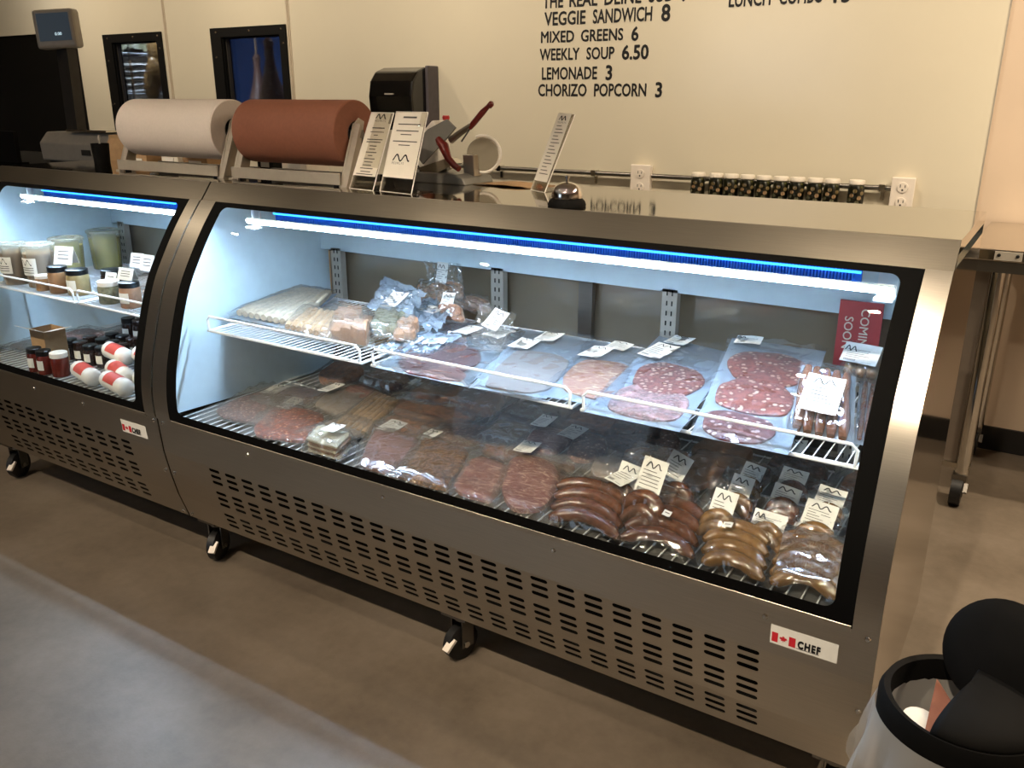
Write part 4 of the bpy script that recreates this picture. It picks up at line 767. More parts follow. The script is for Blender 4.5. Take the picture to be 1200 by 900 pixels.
# ================================================================== packed goods in the long case
class Patch:
    def __init__(s, C):
        s.a, s.b, s.c, s.d = [Vector(p) for p in C]     # front-left, front-right, back-right, back-left
        s.u = ((s.b-s.a)+(s.c-s.d)); s.v = ((s.d-s.a)+(s.c-s.b)); s.n = s.u.cross(s.v).normalized(); s.u.normalize(); s.v.normalize()
        s.wu = (s.b-s.a).length; s.wv = (s.d-s.a).length
    def P(s, x, y, h=0): return s.a*(1-x)*(1-y)+s.b*x*(1-y)+s.c*x*y+s.d*(1-x)*y+s.n*h
def slab(q, s0, s1, t0, t1, ex, th, seed):
    m = MB(); n = 32; rnd = random.Random(seed); ph = rnd.uniform(0, 6)
    def ring(k, h, wob=1):
        out = []
        for i in range(n):
            a = 2*PI*i/n; c, s_ = math.cos(a), math.sin(a)
            x = math.copysign(abs(c)**(2/ex), c); y = math.copysign(abs(s_)**(2/ex), s_)
            w_ = 1+.035*math.sin(3*a+ph)+.02*math.sin(7*a+2*ph)
            sx = (s0+s1)/2+(s1-s0)/2*x*k*w_; ty = (t0+t1)/2+(t1-t0)/2*y*k*w_
            out.append(q.P(sx, ty, h*(1+.25*noise.noise(Vector((sx*5, ty*5, seed))))))
        return out
    rings = [ring(1, 0), ring(1.0, th*.7), ring(.93, th), ring(.6, th*1.06), ring(.25, th*1.06)]
    vs = [p for r in rings for p in r]+[q.P((s0+s1)/2, (t0+t1)/2, th*1.06)]
    fs = [(r*n+i, r*n+(i+1) % n, (r+1)*n+(i+1) % n, (r+1)*n+i) for r in range(4) for i in range(n)]+[(4*n+i, 4*n+(i+1) % n, 5*n) for i in range(n)]
    m.add(vs, fs, True); return m
def capsule(m, pts, r, n=10):
    L_ = len(pts); m.tube(pts, [r*((.35 if n == 12 else .7) if i in (0, L_-1) else (.85 if n == 12 else 1) if i in (1, L_-2) else 1) for i in range(L_)], n)
def make_label(root, q, s, t, w_, h_, rot, hgt, seed):
    c = q.P(s, t, hgt); cr, sr = math.cos(rot), math.sin(rot); r = q.u*cr+q.v*sr; u = q.n.cross(r)
    if w_ > .03: c = c+q.n*.002
    def L(x, y, d=0): return c+r*(x*w_/2)+u*(y*h_/2)+q.n*(d+.0015*math.sin(x*2+seed)+.0012*y*y)
    lb = MB().grid(lambda a, b: L(2*a-1, 2*b-1), 6, 6).build('label', 'paper_white', root, 'white printed paper label')
    m = MB()
    if w_ > .03:
        wide = w_ > h_*1.2
        lc = (0, .62) if not wide else (-.55, .35)
        ww, wh = (w_*.62, h_*.16) if not wide else (w_*.32, h_*.26)
        pts = [];
        for i in range(25):
            k = i/24; pts.append(c+r*(lc[0]*w_/2+(k-.5)*ww)+u*(lc[1]*h_/2+wh*.5*math.sin(k*4*PI-1.1)*(1-.2*k))+q.n*(.0032))
        lg = MB(); ribbon(lg, pts, .0024, q.n); lg.build('logo', 'ink', lb)
        rnd = random.Random(seed)
        for k in range(5):
            y = .28-.19*k; x0 = -.8+.05*rnd.random(); x1 = rnd.uniform(.0, .8)
            if wide: x0 += .0
            m.add([L(x0, y, .0012), L(x1, y, .0012), L(x1, y+.04, .0012), L(x0, y+.04, .0012)], [(0, 1, 2, 3)])
        for k in range(9):
            x = -.8+k*.075; m.add([L(x, -.86, .0012), L(x+.04, -.86, .0012), L(x+.04, -.66, .0012), L(x, -.66, .0012)], [(0, 1, 2, 3)])
        m.add([L(.2, -.9, .0012), L(.75, -.9, .0012), L(.75, -.87, .0012), L(.2, -.87, .0012)], [(0, 1, 2, 3)])
    else:
        m.add([L(-.6, 0, .0012), L(.6, 0, .0012), L(.6, .3, .0012), L(-.6, .3, .0012)], [(0, 1, 2, 3)])
    m.build('print', 'ink_soft', lb)
def make_pack(idx, name, C, film, th, con, lbs, text, grp):
    q = Patch(C); base = Vector(q.P(.5, .5)); base.z = min(p[2] for p in C)
    root = thing(name, base, text, {'sliced_meat_bag': 'meat pack', 'cheese_stack_pack': 'cheese pack', 'labelled_pouch': 'pouch', 'herb_pack': 'herb pack'}.get(name, 'meat pack' if 'sausage' not in name and 'wiener' not in name else 'sausage pack'), grp)
    zone = []
    for ci, (kind, mat, s0, s1, t0, t1, ex) in enumerate(con):
        zone.append((s0, s1, t0, t1))
        if kind == 'slab': 
            h = th*.8; slab(q, s0, s1, max(t0, .01), t1, ex, h, idx*7+ci).build('meat_slices', mat, root)
        elif kind == 'lump':
            for k in range(5):
                sx = s0+(s1-s0)*(.22+.56*((k*2) % 3)/2); ty = t0+(t1-t0)*(.2+.6*k/4)
                slab(q, max(.02, sx-.28), min(.98, sx+.28), max(.02, ty-.2), min(.98, ty+.2), 2.6, th*(.6+.1*k), idx*5+k).build('piece', mat, root)
        elif kind == 'blocks':
            for k in range(ex):
                sx = s0+(s1-s0)*((k+.5)/ex); 
                for j in range(2):
                    slab(q, sx-.16, sx+.16, .12+.34*j, .42+.34*j, 9, th*(.55+.2*((k+j) % 3)), idx*3+k*2+j).build('block', mat, root)
        elif kind == 'layers':
            for k in range(ex):
                q2 = Patch([Vector(p)+q.n*(k*th/ex) for p in C]); slab(q2, s0+.02*(k % 2), s1-.03*(k % 3), t0, t1-.02*(k % 2), 9, th/ex*.8, idx+k).build('layer', mat if k % 2 == 0 else 'dry_block', root)
        elif kind == 'sticks':
            r = (s1-s0)*q.wu/ex*.50; r = min(r, .018)
            for k in range(ex):
                sx = s0+(s1-s0)*(k+.5)/ex; j = random.uniform(-.02, .02); m = MB()
                capsule(m, [q.P(sx+j*math.sin(i), t0+(t1-t0)*i/7, r) for i in range(8)], r); m.build('stick', mat, root)
            th = max(th, 2*r)
        elif kind == 'saus':
            r = (t1-t0)*q.wv/ex*.50; r = min(r, .0175)
            for k in range(ex):
                ty = t0+(t1-t0)*(k+.35)/ex; arc = .25*(1-.08*k); m = MB()
                capsule(m, [q.P(s0+(s1-s0)*i/10, max(.03, min(.99, ty+arc*(1-((i-5)/5)**2)-.10)), r*1.0+.002) for i in range(11)], r, 12); m.build('sausage', mat, root)
            th = max(th, 2.05*r)
    # clinging film with a loose sealed margin
    mg = .02 if film == 'milky' else .05 if any(c[0] == 'saus' for c in con) else .07
    ylim = 1.506 if base.z < .7 else 1.55
    def F(u_, v_):
        u = u_*(1+2*mg)-mg; v = v_*(1+2*mg)-mg
        h = .0
        for s0, s1, t0, t1 in zone:
            du = min(u-s0, s1-u)/(s1-s0)*2; dv = min(v-t0, t1-v)/(t1-t0)*2; d_ = max(0, min(1, min(du, dv)*3+.7)); h = max(h, d_)
        hh = th*1.12*h+.002; o3 = Vector((u*4+idx*3.1, v*4, idx))
        rid = (1-abs(noise.noise(o3))*2.2); rid2 = (1-abs(noise.noise(o3*2.3+Vector((4, 1, 2))))*2.2)
        wr = (.010*rid+.006*rid2)*(1 if h < .3 else .35)*(1.25 if film == 'milky' and not zone else .8)
        e = max(0, min(1, min(u_, 1-u_, v_, 1-v_)*9))
        jx = .035*noise.noise(Vector((v*6, idx, 1)))*(1-e); jy = .035*noise.noise(Vector((u*6, idx, 7)))*(1-e)
        P_ = q.P(u+jx, v+jy, max(.0012, hh+max(-hh*.3, wr)))
        P_.x = max(-2.163, min(-.202, P_.x)) if -2.2 < base.x else P_.x; P_.y = max(ylim, min(2.158, P_.y)); return P_
    if film == 'milky': MB().grid(lambda u, v: q.P(u, v, .0008) if zone else F(u, v)-q.n*.004, 16, 16).build('backing', 'film_sheet', root)
    MB().grid(F, 24, 24).build('film', 'film_tight' if any(c[0] == 'saus' for c in con) else 'film_'+film, root)
    for k, (s, t, w_, h_, rot) in enumerate(lbs):
        on = any(s0-.05 < s < s1+.05 and t0-.05 < t < t1+.05 for s0, s1, t0, t1 in zone)
        make_label(root, q, s, t, w_, h_, rot, (th*1.2+.006 if on else .006)+.004, idx*3+k)
for i, a in enumerate(PACKS): make_pack(i, *a)

# ================================================================== goods in the short case
def soup_tub(x, y, z, r, h, soup, label, lb):
    t = thing('soup_tub', (x, y, z), label, 'tub', 'soup tubs in the short case')
    MB().lathe([(0, 0), (r*.84, 0), (r*.86, .004), (r*.98, h*.92), (r, h*.94)], (x, y, z), 28).build('tub', 'tub_plastic', t)
    MB().lathe([(0, .003), (r*.82, .003), (r*.93, h*.80), (0, h*.80)], (x, y, z), 24).build('soup', soup, t)
    MB().lathe([(r*1.0, h*.92), (r*1.06, h*.93), (r*1.06, h*.985), (r*.97, h), (r*.9, h*.975), (0, h*.975)], (x, y, z), 28).build('lid', 'tub_plastic', t)
    if lb:
        m = MB().grid(lambda u, v: (x+r*.99*math.cos(-PI*.5+.1+(u-.5)*1.5), y+r*.99*math.sin(-PI*.5+.1+(u-.5)*1.5), z+h*(.30+.40*v)), 10, 2).build('label', 'paper_white', t)
        w2 = MB(); pts = []
        for i in range(25):
            k = i/24; a = -PI*.5+.1+(k-.5)*.9; pts.append((x+r*1.0*math.cos(a), y+r*1.0*math.sin(a), z+h*.6+.009*math.sin(k*4*PI-1.1)))
        vs = []
        for p in pts: vs += [(p[0], p[1], p[2]-.0022), (p[0], p[1], p[2]+.0022)]
        w2.add(vs, [(2*i, 2*i+2, 2*i+3, 2*i+1) for i in range(24)])
        for zz in (.36, .42, .47):
            w2.grid(lambda u, v: (x+r*1.0*math.cos(-PI*.5+.1+(u-.5)*1.1), y+r*1.0*math.sin(-PI*.5+.1+(u-.5)*1.1), z+h*(zz+.015*v)), 8, 1)
        w2.build('print', 'ink', m)
soup_tub(-3.235, 1.665, .806, .052, .150, 'soup_brown', 'soup tub with a wave label nearest the outer end of the short case', True)
soup_tub(-3.115, 1.690, .806, .055, .155, 'soup_brown', 'front soup tub with a crooked label beside the folded cards', True)
soup_tub(-3.200, 1.850, .806, .060, .150, 'soup_yellow', 'middle yellow soup tub without a label in the short case', False)
soup_tub(-3.235, 2.030, .806, .062, .155, 'soup_yellow', 'rear yellow soup tub against the back of the short case', False)
def small_jar(x, y, z, r, h, fill, lidm, label, grp, lbm=True):
    t = thing('small_jar', (x, y, z), label, 'jar', grp)
    MB().lathe([(0, 0), (r*.95, 0), (r, .004), (r, h*.72), (r*.9, h*.8), (0, h*.8)], (x, y, z), 18).build('body', fill, t)
    MB().lathe([(r*.9, h*.78), (r*.97, h*.8), (r*.97, h*.98), (r*.9, h), (0, h)], (x, y, z), 18).build('lid', lidm, t)
    if lbm: MB().grid(lambda u, v: (x+r*1.01*math.cos(-PI*.5+(u-.5)*1.6), y+r*1.01*math.sin(-PI*.5+(u-.5)*1.6), z+h*(.2+.4*v)), 8, 1).build('label', 'paper_white', t)
small_jar(-2.955, 1.66, .806, .034, .095, 'sauce_tan', 'lid_black', 'black-lidded jar under the folded white card on the upper shelf', 'black-lidded jars on the short case shelf', False)
small_jar(-2.870, 1.68, .806, .038, .090, 'mustard', 'lid_black', 'black-lidded jar with a white front label on the upper shelf', 'black-lidded jars on the short case shelf')
small_jar(-2.790, 1.76, .806, .038, .085, 'sauce_dark', 'lid_black', 'black-lidded jar behind the price card on the upper shelf', 'black-lidded jars on the short case shelf', False)
small_jar(-2.660, 1.66, .806, .036, .075, 'herb_green', 'white_plastic', 'squat pale-lidded pot at the shelf rail of the short case', 'pots on the short case shelf', False)
small_jar(-2.545, 1.66, .806, .034, .085, 'dry_block', 'lid_black', 'brown pot with a white card beside the end of the short case', 'pots on the short case shelf')
small_jar(-3.04, 1.65, .806, .026, .055, 'sauce_tan', 'white_plastic', 'little tan pot by the front soup tub', 'pots on the short case shelf', False)
def card(x, y, z, w_, h_, rz, lean, label):
    r = Vector((math.cos(rz), math.sin(rz), 0)); b = Vector((-math.sin(rz), math.cos(rz), 0)); u = (Vector((0, 0, 1))+b*lean).normalized(); o = Vector((x, y, z))
    t = thing('price_card', o, label, 'card', 'folded price cards in the short case')
    f = MB(); f.add([o-r*w_/2, o+r*w_/2, o+r*w_/2+u*h_, o-r*w_/2+u*h_], [(0, 1, 2, 3)]); f.build('front_leaf', 'paper_white', t, solid=.0008)
    g = MB(); top = o+u*h_; bk = o+b*(2*lean*h_)*.9; g.add([bk-r*w_/2, bk+r*w_/2, top+r*w_/2, top-r*w_/2], [(0, 1, 2, 3)]); g.build('back_leaf', 'paper_white', t, solid=.0008)
    n = r.cross(u); p = MB()
    for k in range(3):
        a = o+u*h_*(.3+.2*k)+n*.001; p.add([a-r*w_*.3, a+r*w_*.3, a+r*w_*.3+u*h_*.06, a-r*w_*.3+u*h_*.06], [(0, 1, 2, 3)])
    p.build('print', 'ink_soft', t)
card(-2.985, 1.70, .895, .075, .065, .35, .35, 'large folded white card standing on the black lids')
card(-2.93, 1.95, .85, .06, .055, .2, .3, 'folded white card at the far side of the upper shelf')
card(-2.84, 1.93, .85, .065, .06, .1, .3, 'pale bluish folded card beside the rear soup tub')
card(-2.72, 1.70, .84, .05, .055, .15, .3, 'small square price card at the shelf divider')
card(-2.575, 1.665, .891, .07, .04, .1, .4, 'white card lying open on the brown pot')
def vac(x, y, z, lx, ly, rz, mat, label):
    r = Vector((math.cos(rz), math.sin(rz), 0)); b = Vector((-math.sin(rz), math.cos(rz), 0)); o = Vector((x, y, z))
    make_pack(200+len(label)*3+int(abs(x)*100), 'vacuum_pack', [o-r*lx/2-b*ly/2, o+r*lx/2-b*ly/2, o+r*lx/2+b*ly/2, o-r*lx/2+b*ly/2], 'clear', .014, [('slab', mat, .12, .88, .12, .88, 3)], [], label, 'vacuum packs in the short case')
vac(-2.80, 1.93, .812, .26, .22, -.2, 'ham_pale', 'flat vacuum pack of pale slices on the short case shelf')
vac(-2.60, 1.86, .812, .24, .22, .1, 'dry_block', 'flat vacuum pack of brown slices at the shelf end of the short case')
vac(-2.48, 1.96, .835, .20, .18, .3, 'jerky', 'crinkled vacuum pack lying on top at the shelf end of the short case')
# rolls in white paper with red labels
def paper_roll_pack(x, y, z, l, r, rz, label):
    d_ = Vector((math.cos(rz), math.sin(rz), 0)); o = Vector((x, y, z+r))
    t = thing('wrapped_roll', (x, y, z), label, 'roll', 'white wrapped rolls with red labels')
    MB().tube([o+d_*l*k for k in (-.5, -.47, -.42, .42, .47, .5)], [r*.35, r*.8, r, r, r*.8, r*.35], 16).build('wrapper', 'paper_white', t)
    s = d_.cross(Vector((0, 0, 1)))
    MB().grid(lambda u, v: o+d_*l*.5*(u-.5)+(s*math.sin((v-.35)*2.0)+Vector((0, 0, 1))*math.cos((v-.35)*2.0))*(r*1.02), 2, 8).build('band', 'red_band', t)
for i, (x, y, z, rz, lab) in enumerate(((-2.715, 1.565, .54, -.25, 'white wrapped roll with red band lying first at the glass'), (-2.53, 1.555, .54, -.2, 'white wrapped roll with red band in the glass corner'), (-2.63, 1.635, .54, -.3, 'white wrapped roll with red band in the second row'),
        (-2.45, 1.62, .54, -.25, 'white wrapped roll with red band second row by the end trim'), (-2.73, 1.70, .575, -.2, 'white wrapped roll with red band lying highest at the back left'), (-2.55, 1.69, .59, -.3, 'white wrapped roll with red band on top of the second row'),
        (-2.50, 1.77, .58, -.2, 'white wrapped roll with red band behind the top one'), (-2.62, 1.83, .60, -.5, 'white wrapped roll tilted at the rear of the rolls'))):
    paper_roll_pack(x, y, z, .165, .030, rz, lab)
for i, (x, y) in enumerate(((-2.985, 1.545), (-2.925, 1.545))):
    small_jar(x, y, .54, .026, .085, 'sauce_red', 'lid_black', ['red sauce jar nearest the kraft box at the glass', 'red sauce jar beside the white-lidded one at the glass'][i], 'red sauce jars at the glass')
small_jar(-2.858, 1.56, .54, .030, .085, 'sauce_red', 'white_plastic', 'white-lidded red sauce jar at the glass', 'red sauce jars at the glass', False)
kb = thing('kraft_box', (-3.05, 1.64, .54), 'open kraft paper box standing among jars in the short case', 'box')
b = MB(); x0, x1, y0, y1, z0, z1 = -3.095, -3.005, 1.60, 1.68, .54, .665
for q_ in (((x0, y0, z0), (x1, y0, z0), (x1, y0, z1), (x0, y0, z1)), ((x1, y0, z0), (x1, y1, z0), (x1, y1, z1), (x1, y0, z1)), ((x1, y1, z0), (x0, y1, z0), (x0, y1, z1), (x1, y1, z1)), ((x0, y1, z0), (x0, y0, z0), (x0, y0, z1), (x0, y1, z1)), ((x0, y0, z0), (x1, y0, z0), (x1, y1, z0), (x0, y1, z0))): b.add(q_, [(0, 1, 2, 3)])
b.build('carton', 'kraft', kb, solid=.002)
f = MB(); f.add([(x0, y0, z1), (x1, y0, z1), (x1+.01, y0-.045, z1+.02), (x0-.01, y0-.045, z1+.02)], [(0, 1, 2, 3)]); f.add([(x1, y0, z1), (x1, y1, z1), (x1+.05, y1, z1+.01), (x1+.05, y0, z1+.01)], [(0, 1, 2, 3)]); f.build('flap', 'paper_card', kb, solid=.0015)
# crowd of small dark jars with pale lids
n = 0; rnd = random.Random(3)
for j in range(6):
    for i in range(7):
        x = -3.02+i*.066+.025*j+rnd.uniform(-.006, .006); y = 1.70+j*.066+rnd.uniform(-.006, .006)
        if x > -2.78+.02*j and j < 2: continue
        if x > -2.36: continue
        small_jar(x, y, .54+(.0 if j < 3 else .03), .026, .075+.02*(j > 2), 'sauce_dark', ['lid_black', 'sauce_dark', 'lid_black'][(i+j) % 3], 'small dark jar with a pale label in the crowd on the short case deck', 'crowd of small dark jars', True); n += 1
for k, (x, y, lx, rz, mat, lab) in enumerate(((-3.30, 1.70, .16, .3, 'dark_meat', 'dark vacuum pack in the outer corner of the short case deck'), (-3.27, 1.90, .2, .1, 'salami', 'red-brown vacuum pack at the back of the short case deck'), (-3.15, 2.05, .2, -.1, 'dark_meat', 'dark vacuum pack along the rear of the short case deck'))):
    vac(x, y, .545, lx, .17, rz, mat, lab)

# ================================================================== on the case tops
Z0 = ZT
# paper cutters with their rolls
def cutter(x0, x1, rollmat, lab_c, lab_r, coremat='roll_core'):
    yc, zc, R = 1.975, 1.362, .096
    t = thing('paper_cutter', ((x0+x1)/2, 1.95, Z0), lab_c, 'paper cutter', 'paper roll cutters on the case tops')
    for x in (x0-.022, x1+.010):
        m = MB(); m.prism([(1.885, Z0), (1.945, Z0), (1.998, zc+.035), (1.975, zc+.045), (1.955, zc+.03)], x, x+.004)
        m.box(x-.018 if x < x0 else x, x+.004 if x < x0 else x+.022, 1.885, 2.06, Z0, Z0+.004); m.prism([(1.885, Z0), (1.893, Z0), (1.966, zc+.02), (1.958, zc+.03)], x-.006, x+.024)
        m.build('side_arm', 'alu', t)
    MB().box(x0-.02, x1+.012, 1.880, 1.887, Z0+.006, Z0+.040).build('front_bar', 'alu', t, bevel=.002)
    MB().box(x0-.02, x1+.012, 2.045, 2.06, Z0+.004, Z0+.025).build('rear_bar', 'steel_dark', t)
    MB().cyl((x0-.03, yc, zc), (x1+.022, yc, zc), .012, 12).build('spindle', 'steel_dark', t)
    for x in (x0, x1-.02): MB().cyl((x, 1.905, Z0), (x, 1.905, Z0+.006), .012, 10).build('foot', 'rubber', t)
    r = thing('paper_roll', ((x0+x1)/2, yc, zc-R), lab_r, 'paper roll', 'rolls of wrapping paper')
    m = MB(); m.lathe([(.036, 0), (R-.003, 0), (R, .003), (R, x1-x0-.003), (R-.003, x1-x0), (.036, x1-x0)], (x0, yc, zc), 48, (1, 0, 0)); m.build('paper', rollmat, r)
    m = MB(); m.lathe([(.0365, .001), (.033, .0), (.033, x1-x0), (.0365, x1-x0-.001)], (x0, yc, zc), 28, (1, 0, 0)); m.build('core', coremat, r)
cutter(-2.830, -2.335, 'roll_white', 'steel paper cutter holding the white roll', 'thick roll of white butcher paper')
cutter(-2.235, -1.802, 'roll_brown', 'steel paper cutter holding the brown roll', 'thick roll of reddish-brown butcher paper')
# sign holders
def sign_holder(bl, br, tl, tr, label, f0, lines, logo_at, title):
    bl, br, tl, tr = [Vector(p) for p in (bl, br, tl, tr)]
    t = thing('sign_holder', (bl+br)/2, label, 'sign holder', 'acrylic sign holders on the case top')
    u = (tl-bl); r = (br-bl); n = r.cross(u).normalized()
    m = MB(); m.add([bl, br, tr, tl], [(0, 1, 2, 3)]); m.build('sheet', 'acrylic', t, solid=.003)
    m = MB(); back = Vector((0, .085, 0)); m.add([bl, br, br+back+r*.08, bl+back+r*.08], [(0, 1, 2, 3)]); m.build('foot', 'acrylic', t, solid=.004)
    m = MB(); 
    for a, b in ((bl, tl), (br, tr), (tl, tr), (bl, br)): m.tube([a, b], .0016, 5)
    m.build('edge', 'white_plastic', t)
    c0 = bl+u*f0; W_ = r.length; H_ = (u*(1-f0)).length; ru = r.normalized(); uu = u.normalized(); off = n*.003
    c = MB(); c.add([c0+off+ru*.003, c0+off+ru*(W_-.003), tl+r.normalized()*(W_-.003)+off-uu*.002, tl+ru*.003+off-uu*.002], [(0, 1, 2, 3)]); c = c.build('card', 'paper_card', t)
    def L(x, y): return c0+off*1.4+ru*(x*W_)+uu*(y*H_)
    p = MB()
    for y, x0, x1, th in lines: p.add([L(x0, y), L(x1, y), L(x1, y+th), L(x0, y+th)], [(0, 1, 2, 3)])
    p.build('print', 'ink_soft', c)
    g = MB(); cx, cy, ww, hh = logo_at; pts = []
    for i in range(33):
        k = i/32; pts.append(L(cx+(k-.5)*ww, cy+hh*.5*math.sin(k*4*PI-1.1)*(1-.15*k)))
    ribbon(g, pts, .0045, n); g.build('logo', 'ink', c)
    text_mesh('lettering', 'MEUWLYS', L(cx-.31*ww/.6, cy-hh*.5-.05), ru, uu, .007, 'ink', c, 0, .0005, 'LEFT', .8, 1.6)
    if title:
        text_mesh('title', title, L(.30, .905), ru, uu, .0075, 'ink', c, .01, .0005)
ln1 = [(.74, .28, .80, .018), (.68, .25, .82, .012), (.63, .42, .6, .012), (.56, .2, .85, .016), (.52, .2, .8, .016), (.46, .38, .68, .014), (.41, .4, .66, .014), (.36, .3, .75, .014), (.31, .42, .62, .012), (.26, .3, .75, .014), (.21, .35, .7, .014), (.16, .32, .68, .014), (.11, .25, .78, .014), (.06, .3, .72, .014), (.02, .15, .85, .014)]
ln2 = [(.90, .30, .72, .026), (.80, .18, .88, .014), (.70, .16, .86, .016), (.645, .32, .66, .014), (.54, .12, .88, .016), (.485, .32, .68, .014)]
sign_holder((-1.752, 1.880, Z0), (-1.646, 1.860, Z0), (-1.752, 1.991, 1.4225), (-1.646, 1.965, 1.4225), 'acrylic sign holder with a long list card beside the brown roll', .17, ln1, (.52, .93, .42, .07), '')
sign_holder((-1.627, 1.868, Z0), (-1.497, 1.846, Z0), (-1.627, 1.954, 1.426), (-1.497, 1.930, 1.426), 'acrylic sign holder with the wave logo low on its card', .18, ln2, (.5, .30, .52, .10), '')
ln3 = [(.80-.05*k, .25, .6+.25*((k*7) % 3)/2, .012) for k in range(15)]
sign_holder((-1.290, 2.130, Z0), (-1.218, 2.085, Z0), (-1.290, 2.285, 1.421), (-1.218, 2.250, 1.419), 'narrow leaning acrylic sign behind the service bell', .12, ln3, (.5, .92, .5, .06), '')
# service bell
bx, by = -1.018, 1.850
t = thing('service_bell', (bx, by, Z0), 'chrome service bell on a black base', 'bell')
MB().lathe([(0, 0), (.046, 0), (.047, .004), (.044, .012), (.036, .020), (0, .021)], (bx, by, Z0), 32).build('base', 'black_plastic', t)
MB().lathe([(.038, .020), (.0385, .023), (.037, .034), (.032, .045), (.022, .053), (.010, .057), (0, .058)], (bx, by, Z0), 32).build('dome', 'chrome', t)
MB().lathe([(.0035, .056), (.0035, .066), (.006, .067), (.006, .071), (0, .073)], (bx, by, Z0), 12).build('button', 'chrome', t)
# loose kraft sheet
m = MB().grid(lambda u, v: (-1.52+.21*u+.05*v, 2.17+.10*v-.02*u, Z0+.0015+.010*math.sin(PI*u)*(.4+.6*math.sin(PI*v))+.002*noise.noise(Vector((u*4, v*4, 0)))), 14, 8)
tag(m.build('kraft_sheet', 'kraft', solid=.0008), 'loose kraft paper sheet lying behind the bell', 'paper')
# slicer
sx = thing('meat_slicer', (-1.64, 2.21, Z0), 'hand meat slicer with dark red handles on the case top', 'slicer')
MB().prism([(-1.80, Z0), (-1.52, Z0), (-1.53, Z0+.018), (-1.56, Z0+.030), (-1.79, Z0+.030)], 2.13, 2.285, 'Y').build('base', 'slicer_grey', sx, bevel=.003)
for x in (-1.775, -1.55): MB().cyl((x, 2.15, Z0-.0), (x, 2.15, Z0+.006), .01, 10).build('foot', 'rubber', sx)
MB().prism([(-1.575, Z0+.02), (-1.535, Z0+.02), (-1.537, 1.30), (-1.578, 1.30)], 2.20, 2.24, 'Y').build('post', 'steel_front', sx, bevel=.003)
MB().prism([(-1.77, Z0+.02), (-1.68, Z0+.02), (-1.68, 1.375), (-1.70, 1.40), (-1.745, 1.36), (-1.775, 1.30)], 2.21, 2.28, 'Y').build('motor_body', 'white_plastic', sx, bevel=.008)
pl = [(-1.742, 1.315), (-1.685, 1.372), (-1.618, 1.402), (-1.582, 1.378), (-1.617, 1.339), (-1.689, 1.270)]
m = MB(); n = len(pl); v = [(x, 2.175+(1.40-z)*-.25+.0, z) for x, z in pl]; v2 = [(x, y+.008, z) for x, y, z in v]
m.add(v+v2, [tuple(range(n)), tuple(range(2*n-1, n-1, -1))]+[(i, (i+1) % n, (i+1) % n+n, i+n) for i in range(n)]); m.build('food_plate', 'slicer_grey', sx)
m = MB(); m.lathe([(.0, .004), (.047, .004), (.049, .002), (.049, -.002), (.047, -.004), (0, -.004)], (-1.527, 2.235, 1.300), 36, (.55, -.83, .0)); m.build('blade', 'blade_reflect_grey', sx)
m = MB(); a = Vector((.83, .55, 0)); c = Vector((-1.527, 2.235, 1.300))
m.tube([c+(a*math.cos(k*PI/16)+Vector((0, 0, 1))*math.sin(k*PI/16))*.054 for k in range(-9, 11)], .0055, 8); m.build('blade_guard', 'white_plastic', sx)
m = MB(); m.tube([(-1.605, 2.18, 1.342), (-1.56, 2.17, 1.366), (-1.513, 2.16, 1.388)], [.012, .010, .008], 8); m.build('arm', 'steel_front', sx)
m = MB(); m.tube([(-1.520, 2.16, 1.378), (-1.508, 2.16, 1.392), (-1.47, 2.155, 1.425), (-1.452, 2.155, 1.440), (-1.447, 2.155, 1.442), (-1.440, 2.155, 1.448), (-1.436, 2.155, 1.450)], [.006, .009, .009, .0065, .009, .009, .005], 10); m.build('handle', 'red_handle', sx)
m = MB(); m.tube([(-1.513, 2.16, 1.386), (-1.545, 2.15, 1.340)], .0025, 6); m.build('rod', 'scale_dark', sx)
m = MB(); m.tube([(-1.640, 2.16, 1.345), (-1.615, 2.155, 1.325), (-1.59, 2.145, 1.288), (-1.565, 2.14, 1.270), (-1.545, 2.135, 1.262)], [.010, .016, .011, .010, .009], 10); m.build('handle', 'red_handle', sx)
MB().lathe([(0, 0), (.010, 0), (.012, .008), (.010, .014), (0, .015)], (-1.66, 2.23, 1.398), 14).build('knob', 'red_knob', sx)
MB().prism([(-1.72, 1.255), (-1.60, 1.290), (-1.575, 1.275), (-1.60, 1.262), (-1.665, 1.235)], 2.15, 2.20, 'Y').build('tray', 'chrome', sx)
m = MB(); m.tube([(-1.70, 2.2, 1.26), (-1.66, 2.17, 1.268), (-1.59, 2.16, 1.268)], .008, 8); m.build('slide_rail', 'chrome', sx)
m = MB(); m.tube([(-1.76, 2.19, 1.28), (-1.73, 2.17, 1.262), (-1.70, 2.16, 1.235), (-1.71, 2.15, Z0+.03)], .003, 6); m.build('cord', 'rubber', sx)
# behind the rolls: cartons, bag, black pot
kb = thing('paper_bag', (-3.32, 2.24, Z0), 'small kraft paper bag behind the white roll', 'bag')
m = MB(); P0 = [(-3.40, 2.20), (-3.24, 2.20), (-3.24, 2.28), (-3.40, 2.28)]; vs = []
for k, (s, zz) in enumerate(((1, 0), (1.02, .05), (.96, .085), (.98, .10))):
    vs += [(-3.32+(x+3.32)*s, 2.24+(y-2.24)*s*(1 if k < 2 else .5), Z0+zz) for x, y in P0]
m.add(vs, [(3, 2, 1, 0)]+[(4*k+i, 4*k+(i+1) % 4, 4*k+4+(i+1) % 4, 4*k+4+i) for k in range(3) for i in range(4)]); m.build('sack', 'kraft', kb, solid=.001)
m = MB(); m.tube([(-3.36, 2.24, Z0+.098), (-3.35, 2.24, Z0+.118), (-3.29, 2.24, Z0+.118), (-3.28, 2.24, Z0+.098)], .003, 6); m.build('handle', 'kraft', kb)
bp = thing('black_pot', (-3.265, 2.09, Z0), 'black pen pot beside the paper bag', 'pot')
